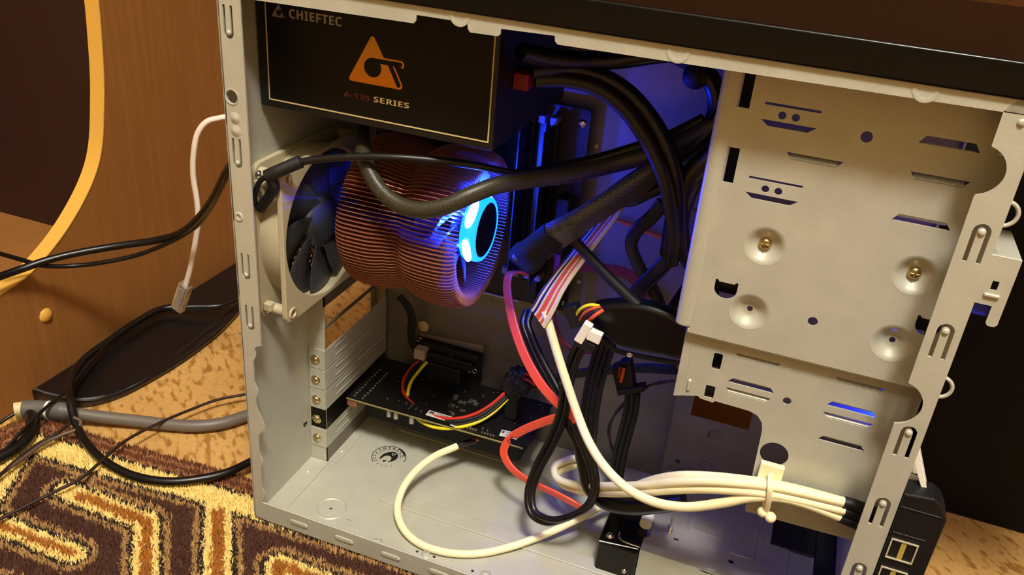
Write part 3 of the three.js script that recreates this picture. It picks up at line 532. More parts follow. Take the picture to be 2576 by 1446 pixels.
// ───────────────────────── rear fan ─────────────────────────
{
  const cy = 0.2364, cz = -0.079, hw = 0.0598;
  const t = thing('rear_fan', 'cream framed fan with dark grey blades on the rear panel beside the copper cooler', 'fan', [0.0135, 0.1766, cz]);
  const sq = rrect(-cz - hw, -cz + hw, cy - hw, cy + hw, 0.007, 6);
  const scr = [-1, 1].flatMap((a) => [-1, 1].map((b) => circ(-cz + a * 0.0525, cy + b * 0.0525, 0.0022, 14)));
  part(t, 'frame', mg([plateX(shape(sq, [circ(-cz, cy, 0.0575, 48), ...scr]), 0.0016, 0.004, 0.0006), plateX(shape(sq, [circ(-cz, cy, 0.0572, 48), ...scr]), 0.0222, 0.004, 0.0006),
    lathe('x', [[0.0575, 0.002], [0.0586, 0.003], [0.059, 0.0138], [0.0586, 0.0246], [0.0572, 0.0262], [0.0566, 0.0246], [0.0568, 0.0138], [0.0566, 0.003], [0.0575, 0.002]], 0, cy, cz, 56)]), M.fanFrame);
  for (const a of [-1, 1]) for (const b of [-1, 1]) part(t, 'corner_boss', mg([lathe('x', [[0.0022, 0.022], [0.0024, 0.0274], [0.0042, 0.0274], [0.0046, 0.026]], 0, cy + b * 0.0525, cz + a * 0.0525, 20), cyl('x', 0.005, cy + b * 0.0525, cz + a * 0.0525, 0.0042, 0.018, 14)]), M.fanFrame);
  for (const b of [-1, 1]) part(t, 'screw', mg([lathe('x', [[0, 0.0092], [0.002, 0.009], [0.003, 0.0075], [0.003, 0.005]], 0, cy + b * 0.0525, cz + 0.0525 + 0.004, 16)]), M.chrome);
  part(t, 'motor_support', mg([cyl('x', 0.0022, cy, cz, 0.024, 0.003, 30), ...[0.4, 2.0, 3.55, 5.1].map((r) => { const g = box(0.002, 0.0046, 0.02, 0.058, -0.002, 0.002, 0.0004); g.rotateX(r); return g.translate(0, cy, cz); })]), M.fanFrame);
  part(t, 'hub', lathe('x', [[0, 0.0246], [0.008, 0.0243], [0.0155, 0.0234], [0.0202, 0.0215], [0.0218, 0.0178], [0.0218, 0.006]], 0, cy, cz, 40), M.fanGrey);
  for (let b = 0; b < 9; b++) { // nine wide curved blades
    const pos = [], idx = [], nu = 7, nv = 8;
    for (let s = 0; s < 2; s++) for (let i = 0; i <= nu; i++) for (let j = 0; j <= nv; j++) {
      const r = 0.019 + (0.0555 - 0.019) * i / nu, f = j / nv, sp = 1.02 - 0.06 * i / nu, a = b / 9 * Math.PI * 2 + 0.34 + 0.30 * i / nu + f * sp;
      const x = 0.0225 - 0.0085 * f + 0.002 * Math.sin(f * Math.PI) - s * 0.0009; pos.push(x, cy + r * Math.cos(a), cz + r * Math.sin(a));
    }
    const st = (nu + 1) * (nv + 1);
    for (let i = 0; i < nu; i++) for (let j = 0; j < nv; j++) { const q = i * (nv + 1) + j, w = q + nv + 1; idx.push(q, q + 1, w, w, q + 1, w + 1, q + st, w + st, q + 1 + st, w + st, w + 1 + st, q + 1 + st); }
    for (let j = 0; j < nv; j++) { const q = nu * (nv + 1) + j; idx.push(q, q + 1, q + st, q + 1, q + 1 + st, q + st); }
    for (let i = 0; i < nu; i++) for (const j of [0, nv]) { const q = i * (nv + 1) + j, w = q + nv + 1; idx.push(q, w, q + st, w, w + st, q + st); }
    const g = new THREE.BufferGeometry(); g.setAttribute('position', new THREE.Float32BufferAttribute(pos, 3)); g.setAttribute('uv', new THREE.Float32BufferAttribute(new Array(pos.length / 3 * 2).fill(0), 2)); g.setIndex(idx); g.computeVertexNormals();
    part(t, 'blade', g, M.fanGrey);
  }
  part(t, 'cable_clip', box(0.006, 0.014, cy + 0.046, cy + 0.05, cz + 0.0585, cz + 0.0625, 0.0008), M.fanFrame); part(t, 'cable_clip', box(0.006, 0.0125, cy - 0.0525, cy - 0.046, cz + 0.0535, cz + 0.0598, 0.001), M.fanFrame);
}

// ───────────────────────── copper cooler ─────────────────────────
{
  const cx = 0.096, cy = 0.2475, cz = -0.1;
  const t = thing('cpu_cooler', 'round copper finned processor cooler with a glowing blue ring on its fan hub', 'cooler', [cx, 0.185, cz]);
  // one fin in the (along, radius) half plane
  const s = new THREE.Shape(); s.moveTo(-0.045, 0.026);
  s.lineTo(-0.0475, 0.044); s.bezierCurveTo(-0.0475, 0.055, -0.042, 0.0578, -0.034, 0.0582); s.bezierCurveTo(-0.02, 0.0586, -0.015, 0.058, -0.009, 0.0552); s.bezierCurveTo(-0.006, 0.0538, -0.004, 0.0548, -0.002, 0.0536); s.bezierCurveTo(0.0, 0.0522, 0.003, 0.0522, 0.006, 0.0555); s.bezierCurveTo(0.01, 0.0592, 0.022, 0.06, 0.034, 0.0598); s.bezierCurveTo(0.043, 0.0594, 0.0475, 0.057, 0.0475, 0.0545); s.lineTo(0.0472, 0.0485); s.lineTo(0.02, 0.0478); s.lineTo(0.012, 0.046); s.lineTo(0.004, 0.026); s.closePath();
  const fin = ext(s, 0.00045).translate(0, 0, -0.00022);
  const N = 116;
  for (let i = 0; i < N; i++) { const a = i / N * Math.PI * 2; const q = inst(t, 'fin', fin, M.copper, [cx, cy, cz], [a, 0, 0]); }
  part(t, 'core_ring', lathe('x', [[0.026, -0.045], [0.0275, -0.043], [0.0275, 0.002], [0.026, 0.004], [0.024, 0.002], [0.024, -0.043], [0.026, -0.045]], cx, cy, cz, 40), M.copper);
  part(t, 'base_block', box(cx - 0.022, cx + 0.022, cy - 0.022, cy + 0.022, -0.172, -0.158, 0.001), M.copper);
  for (const d of [-0.014, 0, 0.014]) part(t, 'heat_pipe', sweep([[cx - 0.03, cy + d, cz + 0.03], [cx - 0.032, cy + d, cz - 0.02], [cx - 0.02, cy + d, -0.158], [cx, cy + d, -0.165], [cx + 0.006, cy + d, -0.158]], ringProf(0.003, 12)), M.copper);
  const hx = cx + 0.0305;
  part(t, 'fan_hub', lathe('x', [[0, 0], [0.021, 0], [0.0235, 0.0015], [0.0235, 0.0095]], hx, cy + 0.004, cz + 0.004, 40), M.satinBlack);
  const ring = part(t, 'glow_ring', lathe('x', [[0.0236, 0.0088], [0.0243, 0.011], [0.0243, 0.0172], [0.0235, 0.0197], [0.0222, 0.0206], [0.0208, 0.0205], [0.0207, 0.018]], hx, cy + 0.004, cz + 0.004, 48), M.glowRing, 'glowing blue translucent ring');
  for (const a of [0.75, 1.95, 3.6, 5.2]) part(ring, 'bright_spot', new THREE.SphereGeometry(1, 16, 12).scale(0.0036, 0.0012, 0.0115).translate(0, 0.0238, 0).rotateX(a).translate(hx + 0.0145, cy + 0.004, cz + 0.004), M.glowSpot);
  part(t, 'hub_disc', lathe('x', [[0, 0.0206], [0.0195, 0.0205], [0.0206, 0.0199], [0.0206, 0.012]], hx, cy + 0.004, cz + 0.004, 40), M.hubDisc, 'dark disc in the middle of the glowing ring');
  for (let b = 0; b < 11; b++) {
    const pos = [], idx = [], nu = 5, nv = 5;
    for (let s2 = 0; s2 < 2; s2++) for (let i = 0; i <= nu; i++) for (let j = 0; j <= nv; j++) { const r = 0.0238 + 0.0215 * i / nu, f = j / nv, a = b / 11 * Math.PI * 2 + 0.25 * i / nu + f * 0.62; pos.push(hx + 0.007 - 0.011 * f - s2 * 0.0008, cy + 0.004 + r * Math.cos(a), cz + 0.004 + r * Math.sin(a)); }
    const st = (nu + 1) * (nv + 1);
    for (let i = 0; i < nu; i++) for (let j = 0; j < nv; j++) { const q = i * (nv + 1) + j, w = q + nv + 1; idx.push(q, q + 1, w, w, q + 1, w + 1, q + st, w + st, q + 1 + st, w + st, w + 1 + st, q + 1 + st); }
    for (let j = 0; j < nv; j++) { const q = nu * (nv + 1) + j; idx.push(q, q + 1, q + st, q + 1, q + 1 + st, q + st); }
    const g = new THREE.BufferGeometry(); g.setAttribute('position', new THREE.Float32BufferAttribute(pos, 3)); g.setAttribute('uv', new THREE.Float32BufferAttribute(new Array(pos.length / 3 * 2).fill(0), 2)); g.setIndex(idx); g.computeVertexNormals();
    part(t, 'blade', g, M.blade);
  }
  const o = originOf.get(t);
  for (const [a, k, w] of [[5.4, 0.0105, 1.5], [0.1, 0.0105, 0.35], [4.0, 0.0105, 0.4], [0.75, 0.006, 0.35], [1.95, 0.006, 0.35], [2.7, 0.0115, 0.4], [1.3, 0.003, 1.1]]) { const l = new THREE.PointLight(BLUE.color, BLUE.power * w, 0, 2); l.position.set(hx + k - o[0], cy + 0.004 + 0.028 * Math.cos(a) - o[1], cz + 0.004 + 0.0275 * Math.sin(a) - o[2]); l.castShadow = true; l.shadow.radius = 0.06; t.add(l); }
}

// ───────────────────────── motherboard and memory ─────────────────────────
{
  const Z = -0.183;
  const t = thing('motherboard', 'black motherboard on the tray behind the copper cooler', 'motherboard', [0.105, 0.15, Z]);
  part(t, 'circuit_board', plateZ(shape(rrect(0.02, 0.192, 0.152, 0.327, 0.003)), Z - 0.0016, 0.0016), M.pcb);
  part(t, 'heat_sink', mg([box(0.05, 0.09, 0.305, 0.325, Z, Z + 0.02, 0.001), ...Array.from({ length: 7 }, (_, i) => box(0.05, 0.09, 0.306 + i * 0.0028, 0.3072 + i * 0.0028, Z + 0.02, Z + 0.028, 0.0003))]), M.slotBlue);
  for (let i = 0; i < 4; i++) { const x = 0.138 + i * 0.0095; const s = part(t, 'memory_slot', mg([box(x - 0.0028, x + 0.0028, 0.186, 0.314, Z, Z + 0.0065, 0.0005)]), i % 2 ? M.slotBlue : M.chip); for (const yy of [0.314, 0.18]) part(s, 'latch', box(x - 0.0028, x + 0.0028, yy, yy + 0.006, Z, Z + 0.012, 0.0006), M.latch); }
  for (let i = 0; i < 12; i++) part(t, 'capacitor', mg([cyl('z', 0, 0, 0, 0.0032, 0.009, 14).translate(0.045 + (i % 6) * 0.0125, 0.30 - Math.floor(i / 6) * 0.13, Z)]), i % 3 ? M.chip : M.silver);
  part(t, 'power_socket', mg([box(0.176, 0.186, 0.205, 0.257, Z, Z + 0.013, 0.0006)]), M.plasticBlack);
  part(t, 'data_socket', mg([box(0.152, 0.166, 0.158, 0.178, Z, Z + 0.009, 0.0006), box(0.171, 0.188, 0.158, 0.176, Z, Z + 0.009, 0.0006)]), M.plasticBlack);
  part(t, 'board_edge', box(0.11, 0.15, 0.1512, 0.1522, Z - 0.0014, Z + 0.0022, 0.0002), M.label, 'pale connector edge along the bottom of the board');
  const scw = mg([lathe('z', [[0, 0.002], [0.0022, 0.0018], [0.0031, 0.0008], [0.0032, 0]], 0, 0, 0, 18), box(-0.002, 0.002, -0.0003, 0.0003, 0.0016, 0.0023, 0), box(-0.0003, 0.0003, -0.002, 0.002, 0.0016, 0.0023, 0)]);
  for (const [x, y] of [[0.1862, 0.316], [0.1862, 0.16], [0.125, 0.3155], [0.03, 0.16]]) inst(t, 'screw', scw, M.chrome, [x, y, Z]);
  for (const [i, x] of [[0, 0.1475], [1, 0.1665]]) {
    const m = thing('memory_module', i ? 'dark memory module standing in the slot farther from the copper cooler' : 'dark memory module standing in the slot next to the copper cooler', 'memory module', [x, 0.19, Z + 0.004]);
    part(m, 'circuit_board', box(x - 0.0006, x + 0.0006, 0.187, 0.3135, Z + 0.0045, Z + 0.034, 0.0002), M.pcbGreen);
    for (let k = 0; k < 8; k++) part(m, 'chip', box(x + 0.0006, x + 0.0016, 0.19 + k * 0.0153, 0.2015 + k * 0.0153, Z + 0.014, Z + 0.028, 0.0002), M.chip);
  }
}

// ───────────────────────── graphics card on its riser ─────────────────────────
{
  const y0 = 0.0545;
  const t = thing('graphics_card', 'black graphics card lying level above the case floor with its circuit side up', 'graphics card', [0.105, 0.02, -0.14]);
  const pb = [[0.0229, -0.108], [0.1864, -0.1114], [0.1912, -0.1257], [0.1867, -0.1438]];
  part(t, 'circuit_board', plateY(shape([[0.0225, 0.1087], [0.1872, 0.1125], [0.1905, 0.1165], [0.1905, 0.182], [0.0225, 0.182]]), y0, 0.0016), M.pcb);
  part(t, 'board_rim', sweep([[0.0225, y0 + 0.0008, -0.1085], [0.1872, y0 + 0.0008, -0.1123]], [[0.0003, -0.0008], [0.0003, 0.0008], [-0.0003, 0.0008], [-0.0003, -0.0008]].map(([a, b]) => [b, a]), [0, 1, 0], { seg: 2 }), M.pcbEdge, 'bare yellowish edge of the circuit board');
  part(t, 'bracket', mg([plateX(shape(rrect(0.0845, 0.192, 0.0366, 0.0565, 0.0008)), 0.0163, 0.0009), box(0.002, 0.0172, 0.036, 0.0565, -0.0842, -0.0833, 0.0003)]), M.blackSteel);
  part(t, 'cooler_shroud', mg([box(0.03, 0.18, 0.022, 0.049, -0.178, -0.13, 0.004), box(0.024, 0.19, 0.049, 0.0545, -0.18, -0.127, 0.001)]), mat(0x050505, 0.8));
  part(t, 'video_port', box(0.0225, 0.032, 0.0475, 0.0545, -0.1125, -0.0995 - 0.0095, 0.0008), mat(0x8a5a40, 0.5), 'small brownish port block under the board edge');
  for (const [a, b] of [[0.062, 0.0085], [0.0688, 0.0085], [0.084, 0.0085]]) part(t, 'capacitor', cyl('y', a, y0 - b, -0.1135, 0.0022, b, 14), M.silver);
  const dots = [];
  const dot = (x, z, w, d, h = 0.0007) => dots.push(box(x - w / 2, x + w / 2, y0 + 0.0015, y0 + 0.0016 + h, z - d / 2, z + d / 2, 0));
  for (let i = 0; i < 11; i++) { dot(0.0275 + rr(-0.0004, 0.0004), -0.114 - i * 0.0046, 0.0014, 0.0016); dot(0.036 + rr(-0.0004, 0.0004), -0.1135 - i * 0.0044, 0.0016, 0.0018); }
  for (const [x, z] of [[0.0735, -0.124], [0.079, -0.1225], [0.0845, -0.121], [0.09, -0.1195], [0.1475, -0.121], [0.152, -0.1205], [0.182, -0.1415]]) dot(x, z, 0.0008, 0.0028);
  for (let i = 0; i < 6; i++) { dot(0.1305 + i * 0.0025, -0.1165, 0.0014, 0.0026); } for (let i = 0; i < 5; i++) dot(0.149 + i * 0.0026, -0.1158, 0.0014, 0.0014);
  for (let i = 0; i < 30; i++) dot(rr(0.045, 0.185), rr(-0.178, -0.118), 0.0012, 0.0008, 0.0004);
  part(t, 'solder_joints', mg(dots), M.solder);
  const chips = []; for (let i = 0; i < 16; i++) { const x = rr(0.105, 0.128), z = rr(-0.158, -0.128); chips.push(box(x, x + rr(0.0015, 0.005), y0 + 0.0015, y0 + 0.0022, z, z + rr(0.001, 0.004), 0)); }
  part(t, 'small_components', mg(chips), mat(0x4a443c, 0.5));
  const lab = (x0, x1, z0, z1, sk) => { const c = document.createElement('canvas'); c.width = 256; c.height = 96; const k = c.getContext('2d'); k.fillStyle = '#cfc9bd'; k.fillRect(0, 0, 256, 96); k.fillStyle = '#55504a'; k.fillRect(12, 10, 40, 40); for (let i = 0; i < 40; i++) k.fillRect(70 + i * 4, 44, (i * 7) % 3 + 1, 34); k.fillRect(70, 14, 110, 8); k.fillRect(70, 28, 80, 6); const tx = new THREE.CanvasTexture(c); tx.colorSpace = THREE.SRGBColorSpace; const g = new THREE.PlaneGeometry(x1 - x0, z1 - z0).rotateX(-Math.PI / 2).rotateY(sk).translate((x0 + x1) / 2, y0 + 0.0018, (z0 + z1) / 2); part(t, 'barcode_label', g, mat(0xffffff, 0.6, { map: tx }), 'white barcode sticker'); };
  lab(0.0955, 0.124, -0.1245, -0.1165, 0.0); lab(0.1205, 0.1295, -0.119, -0.1125, 0); lab(0.163, 0.1785, -0.128, -0.119, 0.1);
}
{
  const t = thing('riser_board', 'small black riser board with a long slot upright on the tray above the graphics card', 'riser board', [0.085, 0.055, -0.186]);
  part(t, 'circuit_board', plateZ(shape(rrect(0.052, 0.119, 0.056, 0.0865, 0.001), [circ(0.1118, 0.0655, 0.0016, 14), circ(0.055, 0.083, 0.0016, 14)]), -0.188, 0.0014), M.pcb);
  part(t, 'slot', mg([box(0.062, 0.112, 0.07, 0.079, -0.1866, -0.176, 0.001), box(0.066, 0.1035, 0.055, 0.071, -0.1866, -0.172, 0.001), box(0.06, 0.116, 0.079, 0.0855, -0.1866, -0.1805, 0.001)]), M.plasticBlack);
  for (const [x, y] of [[0.1118, 0.0655], [0.0548, 0.0832]]) part(t, 'mounting_ring', new THREE.TorusGeometry(0.0022, 0.0006, 10, 24).translate(x, y, -0.1864), M.chrome);
  part(t, 'small_components', mg([box(0.1035, 0.1085, 0.0715, 0.0742, -0.1867, -0.1857, 0.0002), cyl('z', 0.1075, 0.0655, -0.1866, 0.0016, 0.003, 14)]), M.label);
  const p = thing('four_pin_plug', 'pinkish white four-pin plug on the left end of the riser board slot', 'plug', [0.06, 0.075, -0.178]);
  part(p, 'body', mg([box(0.0565, 0.0675, 0.0715, 0.082, -0.181, -0.171, 0.001), box(0.0585, 0.0655, 0.081, 0.0825, -0.18, -0.17, 0.0005)]), mat(0xbfa89e, 0.5));
}

// ───────────────────────── drives at the bottom right ─────────────────────────
{
  const t = thing('hard_drive', 'black steel drive lying in a silver tray at the lower right of the case floor', 'hard drive', [0.3, 0.0006, -0.1]);
  part(t, 'body', mg([plateY(shape(rrect(0.2695, 0.3014, 0.063, 0.11, 0.003)), 0.001, 0.0285, 0.001)]), M.blackSteel);
  part(t, 'top_plate', mg([plateY(shape([[0.2705, 0.0625], [0.301, 0.0695], [0.3015, 0.0665], [0.2885, 0.0685], [0.2815, 0.0735], [0.279, 0.084], [0.2755, 0.098], [0.2705, 0.1]].map(([a, b]) => [a, b])), 0.0295, 0.0012, 0.0004), plateY(shape([[0.284, 0.0715], [0.302, 0.0715], [0.302, 0.092], [0.297, 0.092], [0.292, 0.087], [0.29, 0.08]]), 0.0292, 0.001, 0.0003)]), M.blackSteel);
  part(t, 'front_rim', sweep([[0.2705, 0.0306, -0.0628], [0.3005, 0.0306, -0.0668]], ringProf(0.0006, 8), null, { seg: 2 }), M.chrome);
  part(t, 'front_rim', sweep([[0.283, 0.031, -0.078], [0.2835, 0.031, -0.0735], [0.287, 0.031, -0.07], [0.3015, 0.031, -0.0688]], ringProf(0.0009, 8)), M.chrome);
  part(t, 'screw', lathe('y', [[0, 0.0025], [0.0018, 0.0022], [0.0028, 0.0008], [0.0034, 0]], 0.2768, 0.0305, -0.0715, 18), M.chrome);
  part(t, 'screw', lathe('z', [[0, 0.002], [0.0015, 0.0016], [0.002, 0]], 0.2935, 0.0085, -0.0632, 16), M.chrome);
}
{
  const t = thing('drive_tray', 'silver sheet metal drive tray with a round front notch on the case floor', 'drive tray', [0.37, 0.0006, -0.1]);
  part(t, 'top_sheet', plateY(shape([[0.302, 0.0662], [0.4285, 0.0662], [0.4285, 0.17], [0.302, 0.17], [0.302, 0.104], [0.306, 0.1], [0.306, 0.083], [0.302, 0.08]], [circ(0.369, 0.084, 0.0022, 16), circ(0.398, 0.084, 0.0022, 16), rect(0.3235, 0.3275, 0.088, 0.0905)]), 0.0308, 0.001), M.silver);
  part(t, 'front_flange', plateZ(shape([[0.302, 0.0006], [0.4285, 0.0006], [0.4285, 0.0316], [0.366, 0.0316], [0.3635, 0.0285], [0.3565, 0.0275], [0.349, 0.0295], [0.3465, 0.0316], [0.302, 0.0316]]), -0.0668, 0.001), M.steel);
  part(t, 'round_tab', mg([plateZ(shape(circ(0.3558, 0.0225, 0.0098, 30)), -0.069, 0.001), lathe('z', [[0.001, 0.0002], [0.0016, 0.001], [0.0024, 0.0006], [0.0026, 0]], 0.3558, 0.0255, -0.068)]), M.steel);
  part(t, 'embossing', mg([plateY(shape(rrect(0.331, 0.36, 0.104, 0.128, 0.003)), 0.0315, 0.0014, 0.0006), plateY(shape(rrect(0.366, 0.385, 0.092, 0.13, 0.003)), 0.0315, 0.0014, 0.0006), plateY(shape(rrect(0.391, 0.41, 0.079, 0.14, 0.004)), 0.0315, 0.0014, 0.0006)]), M.silver);
  part(t, 'roll', mg([cyl('z', 0.3, 0.035, -0.103, 0.0048, 0.012, 20)]), M.white, 'white rolled end piece');
  part(t, 'spring_clip', mg([box(0.3182, 0.3205, 0.0318, 0.047, -0.0965, -0.0945, 0.0006), box(0.3176, 0.321, 0.0318, 0.034, -0.0975, -0.0915, 0.0006)]), M.chrome);
  part(t, 'dark_insert', box(0.4285, 0.444, 0.0006, 0.034, -0.17, -0.07, 0.002), M.plasticBlack);
  part(t, 'dark_insert', box(0.395, 0.4285, 0.0318, 0.0335, -0.165, -0.115, 0.001), M.plasticBlack);
}
{
  const t = thing('indicator_lamp', 'tiny blue indicator lamp inside the drive cage behind the front strip', 'indicator lamp', [0.432, 0.222, -0.05]);
  part(t, 'bulb', new THREE.SphereGeometry(0.0022, 16, 12).translate(0.43, 0.2245, -0.05), new THREE.MeshStandardMaterial({ color: 0x1a2aff, emissive: 0x1420ff, emissiveIntensity: 5 }));
  part(t, 'holder', box(0.4322, 0.4444, 0.2215, 0.2275, -0.053, -0.047, 0.0006), M.plasticBlack);
  const l = new THREE.PointLight(BLUE.color, 0.0028, 0, 2); l.position.set(-0.006, 0.0025, 0.003); l.castShadow = true; l.shadow.radius = 0.1; t.add(l);
}

// ───────────────────────── cables inside the case ─────────────────────────
const cable = (name, pts, prof, m, label, group, o = {}) => solo(name, sweep(pts, prof, o.w, o), m, label, o.cat || 'cable', group);
const SL = 'black sleeved cables from the power supply', BK = 'black flat power cables', CR = 'cream front panel cables';

cable('sleeved_cable', [[0.0568, 0.3181, -0.075], [0.0652, 0.3146, -0.06], [0.0768, 0.308, -0.042], [0.0855, 0.2991, -0.036], [0.0966, 0.291, -0.032], [0.1108, 0.2861, -0.03], [0.1267, 0.2866, -0.03], [0.1416, 0.2918, -0.034], [0.1545, 0.2992, -0.042], [0.1669, 0.3041, -0.055], [0.1819, 0.3046, -0.075], [0.2047, 0.3053, -0.1], [0.2296, 0.3116, -0.12], [0.2522, 0.3215, -0.125], [0.2744, 0.336, -0.125], [0.2943, 0.3538, -0.12]], ringProf(0.0062, 14, 0.0054), M.braidFine, 'braided black cable sagging in a loop across the front of the copper cooler', SL, { seg: 110 });
cable('sleeved_cable', [[0.1762, 0.3037, -0.083], [0.1917, 0.3051, -0.105], [0.2148, 0.311, -0.122], [0.2397, 0.3222, -0.13], [0.2626, 0.3357, -0.13], [0.2816, 0.3502, -0.13]], ringProf(0.0042, 12), M.braidOlive, 'olive-tinged braided cable crossing right of the cooler, above the sagging loop cable', SL, { seg: 60 });
{
  const t = thing('fan_cable', 'thin braided black cable from the rear fan across the top of the copper cooler', 'cable', [0.02, 0.27, -0.015]);
  part(t, 'sleeve', sweep([[0.039, 0.3043, -0.022], [0.0517, 0.3079, -0.025], [0.0785, 0.3136, -0.03], [0.1042, 0.3164, -0.036], [0.1278, 0.3159, -0.046], [0.1502, 0.3126, -0.06], [0.1703, 0.3073, -0.075], [0.1933, 0.3053, -0.1], [0.2161, 0.3095, -0.118], [0.2406, 0.3195, -0.128], [0.2654, 0.3351, -0.13]], ringProf(0.0026, 12), null, { seg: 80 }), M.braidDark);
  part(t, 'heat_shrink', sweep([[0.0201, 0.2937, -0.0125], [0.0275, 0.298, -0.015], [0.0342, 0.3017, -0.019], [0.0402, 0.3049, -0.0225]], ringProf(0.0044, 14), null), M.cableMatte, 'plain rubber end sleeve');
  part(t, 'wire_end', sweep([[0.0217, 0.2947, -0.012], [0.0152, 0.2894, -0.012], [0.0109, 0.2825, -0.013], [0.0075, 0.2753, -0.015], [0.0059, 0.2681, -0.018]], ringProf(0.0019, 10), null), M.cableMatte);
  part(t, 'wire_end', sweep([[0.0217, 0.2921, -0.014], [0.0231, 0.2855, -0.016], [0.0182, 0.2781, -0.018], [0.0123, 0.2706, -0.019], [0.0081, 0.2649, -0.02]], ringProf(0.0036, 10), null), M.cableMatte);
}
{
  const t = thing('main_power_cable', 'wide braided black main power cable with glint-painted weave in the middle of the case', 'cable', [0.2, 0.26, -0.13]);
  part(t, 'sleeve', sweep([[0.1755, 0.2315, -0.102], [0.1828, 0.2417, -0.098], [0.1955, 0.2563, -0.096], [0.2099, 0.2691, -0.097], [0.224, 0.2815, -0.103], [0.2397, 0.295, -0.112], [0.2552, 0.3084, -0.121], [0.2705, 0.3217, -0.13], [0.2887, 0.3406, -0.13], [0.3015, 0.3591, -0.125]], flatProf(0.026, 0.0115, 6), [[0.35, 0.8, 0.35], [0.4, 0.8, 0.2], [0.5, 0.8, 0], [0.5, 0.8, 0]], { seg: 90, scale: (u) => u < 0.12 ? 0.8 + u * 1.55 : 1 - 0.12 * u }), M.braidGlint);
  part(t, 'cuff', sweep([[0.1739, 0.2295, -0.1035], [0.1828, 0.2418, -0.0978], [0.192, 0.2526, -0.0962], [0.1995, 0.2603, -0.096]], flatProf(0.0275, 0.0135, 6), [[0.35, 0.8, 0.35], [0.38, 0.8, 0.3]], { seg: 24, scale: (u) => 0.93 + 0.07 * u }), mat(0x080707, 0.85), 'plain black cuff at the left end');
}
const arcs = [
  [[[0.1808, 0.3725, -0.071], [0.1975, 0.3734, -0.08], [0.2139, 0.3704, -0.088], [0.2292, 0.3619, -0.094], [0.2433, 0.3488, -0.098], [0.2558, 0.3332, -0.1], [0.2673, 0.3149, -0.1], [0.2753, 0.2933, -0.102], [0.2798, 0.2715, -0.108], [0.28, 0.2503, -0.115]], 0.0052, M.braidOlive, 'thick black cable arching from the red plug, innermost of the two arches'],
  [[[0.179, 0.3785, -0.067], [0.1982, 0.3797, -0.084], [0.2167, 0.3762, -0.094], [0.2348, 0.3672, -0.1], [0.2522, 0.3518, -0.103], [0.2672, 0.3315, -0.104], [0.2768, 0.3097, -0.105], [0.2818, 0.2838, -0.108], [0.2878, 0.2588, -0.114], [0.3001, 0.2437, -0.12]], 0.0054, M.cable, 'thick black cable arching from the power supply, outermost of the two arches'],
];
for (const [p, r, m, l] of arcs) cable('sleeved_cable', p, ringProf(r, 14), m, l, SL, { seg: 70 });
cable('sleeved_cable', [[0.1766, 0.3926, -0.052], [0.1888, 0.3873, -0.07], [0.2062, 0.3848, -0.09], [0.2267, 0.3867, -0.1], [0.2464, 0.3927, -0.1], [0.2655, 0.3981, -0.1]], ringProf(0.006, 12), M.cable, 'black cable running level just under the top rail', SL);
cable('sleeved_cable', [[0.2501, 0.3863, -0.15], [0.2703, 0.3788, -0.15], [0.2834, 0.3662, -0.15], [0.2869, 0.3494, -0.148], [0.2811, 0.3345, -0.142], [0.2671, 0.3195, -0.135], [0.2482, 0.3041, -0.13], [0.2293, 0.2851, -0.13]], ringProf(0.0068, 14), M.cable, 'black cable curving round the top right corner beside the drive cage', SL, { seg: 60 });
cable('sleeved_cable', [[0.2972, 0.384, -0.12], [0.2953, 0.3658, -0.12], [0.2888, 0.3469, -0.122], [0.2777, 0.3322, -0.125], [0.2587, 0.3131, -0.127]], ringProf(0.006, 14), M.cable, 'black cable coming out from behind the upper part of the cage edge', SL);
cable('sleeved_cable', [[0.3041, 0.3504, -0.1], [0.2939, 0.3338, -0.105], [0.2843, 0.318, -0.11], [0.2792, 0.2992, -0.112], [0.2782, 0.2774, -0.115], [0.2786, 0.2549, -0.118]], ringProf(0.0085, 14), M.cable, 'thickest black cable bundle dropping beside the drive cage', SL);
cable('sleeved_cable', [[0.3096, 0.3287, -0.11], [0.2927, 0.3181, -0.115], [0.2724, 0.306, -0.12], [0.2566, 0.2955, -0.124], [0.2427, 0.2835, -0.13], [0.2265, 0.2755, -0.14], [0.2081, 0.2658, -0.145]], ringProf(0.0042, 12), M.cable, 'thin black cable looping back under the braided main power cable', SL);
solo('cable_ball', new THREE.SphereGeometry(0.0088, 24, 16).scale(1, 1, 0.8).translate(0.2694, 0.3738, -0.145), M.cableMatte, 'round black knob of cable wrapping under the top rail near the cage', 'cable end');
const flats = [
  [[[0.2653, 0.2887, -0.125], [0.2585, 0.2748, -0.13], [0.2483, 0.2593, -0.134], [0.246, 0.2475, -0.136], [0.2532, 0.2325, -0.137], [0.2645, 0.2192, -0.136], [0.2727, 0.2088, -0.134], [0.2776, 0.1968, -0.13]], 0.0105, 'flat black cable bent like the left half of a diamond'],
  [[[0.2766, 0.2766, -0.124], [0.2798, 0.2643, -0.126], [0.2774, 0.2504, -0.128], [0.2694, 0.2347, -0.13], [0.2596, 0.2181, -0.132], [0.251, 0.2006, -0.134], [0.2466, 0.1857, -0.135]], 0.0118, 'flat black cable bent like the right half of a diamond'],
  [[[0.2791, 0.2665, -0.12], [0.2901, 0.2599, -0.12], [0.3069, 0.2541, -0.118], [0.325, 0.2515, -0.11]], 0.0085, 'short flat black cable leaving the bundle to the right under the cage edge'],
  [[[0.2956, 0.2336, -0.14], [0.2883, 0.2142, -0.142], [0.2807, 0.194, -0.144], [0.2739, 0.1775, -0.145]], 0.0085, 'flat black cable coming down past the cage edge above the rounded housing'],
];
for (const [p, w, l] of flats) cable('flat_cable', p, flatProf(w, 0.004, 4), M.cable, l, BK, { w: [0.9, 0.3, 0.3], seg: 50 });
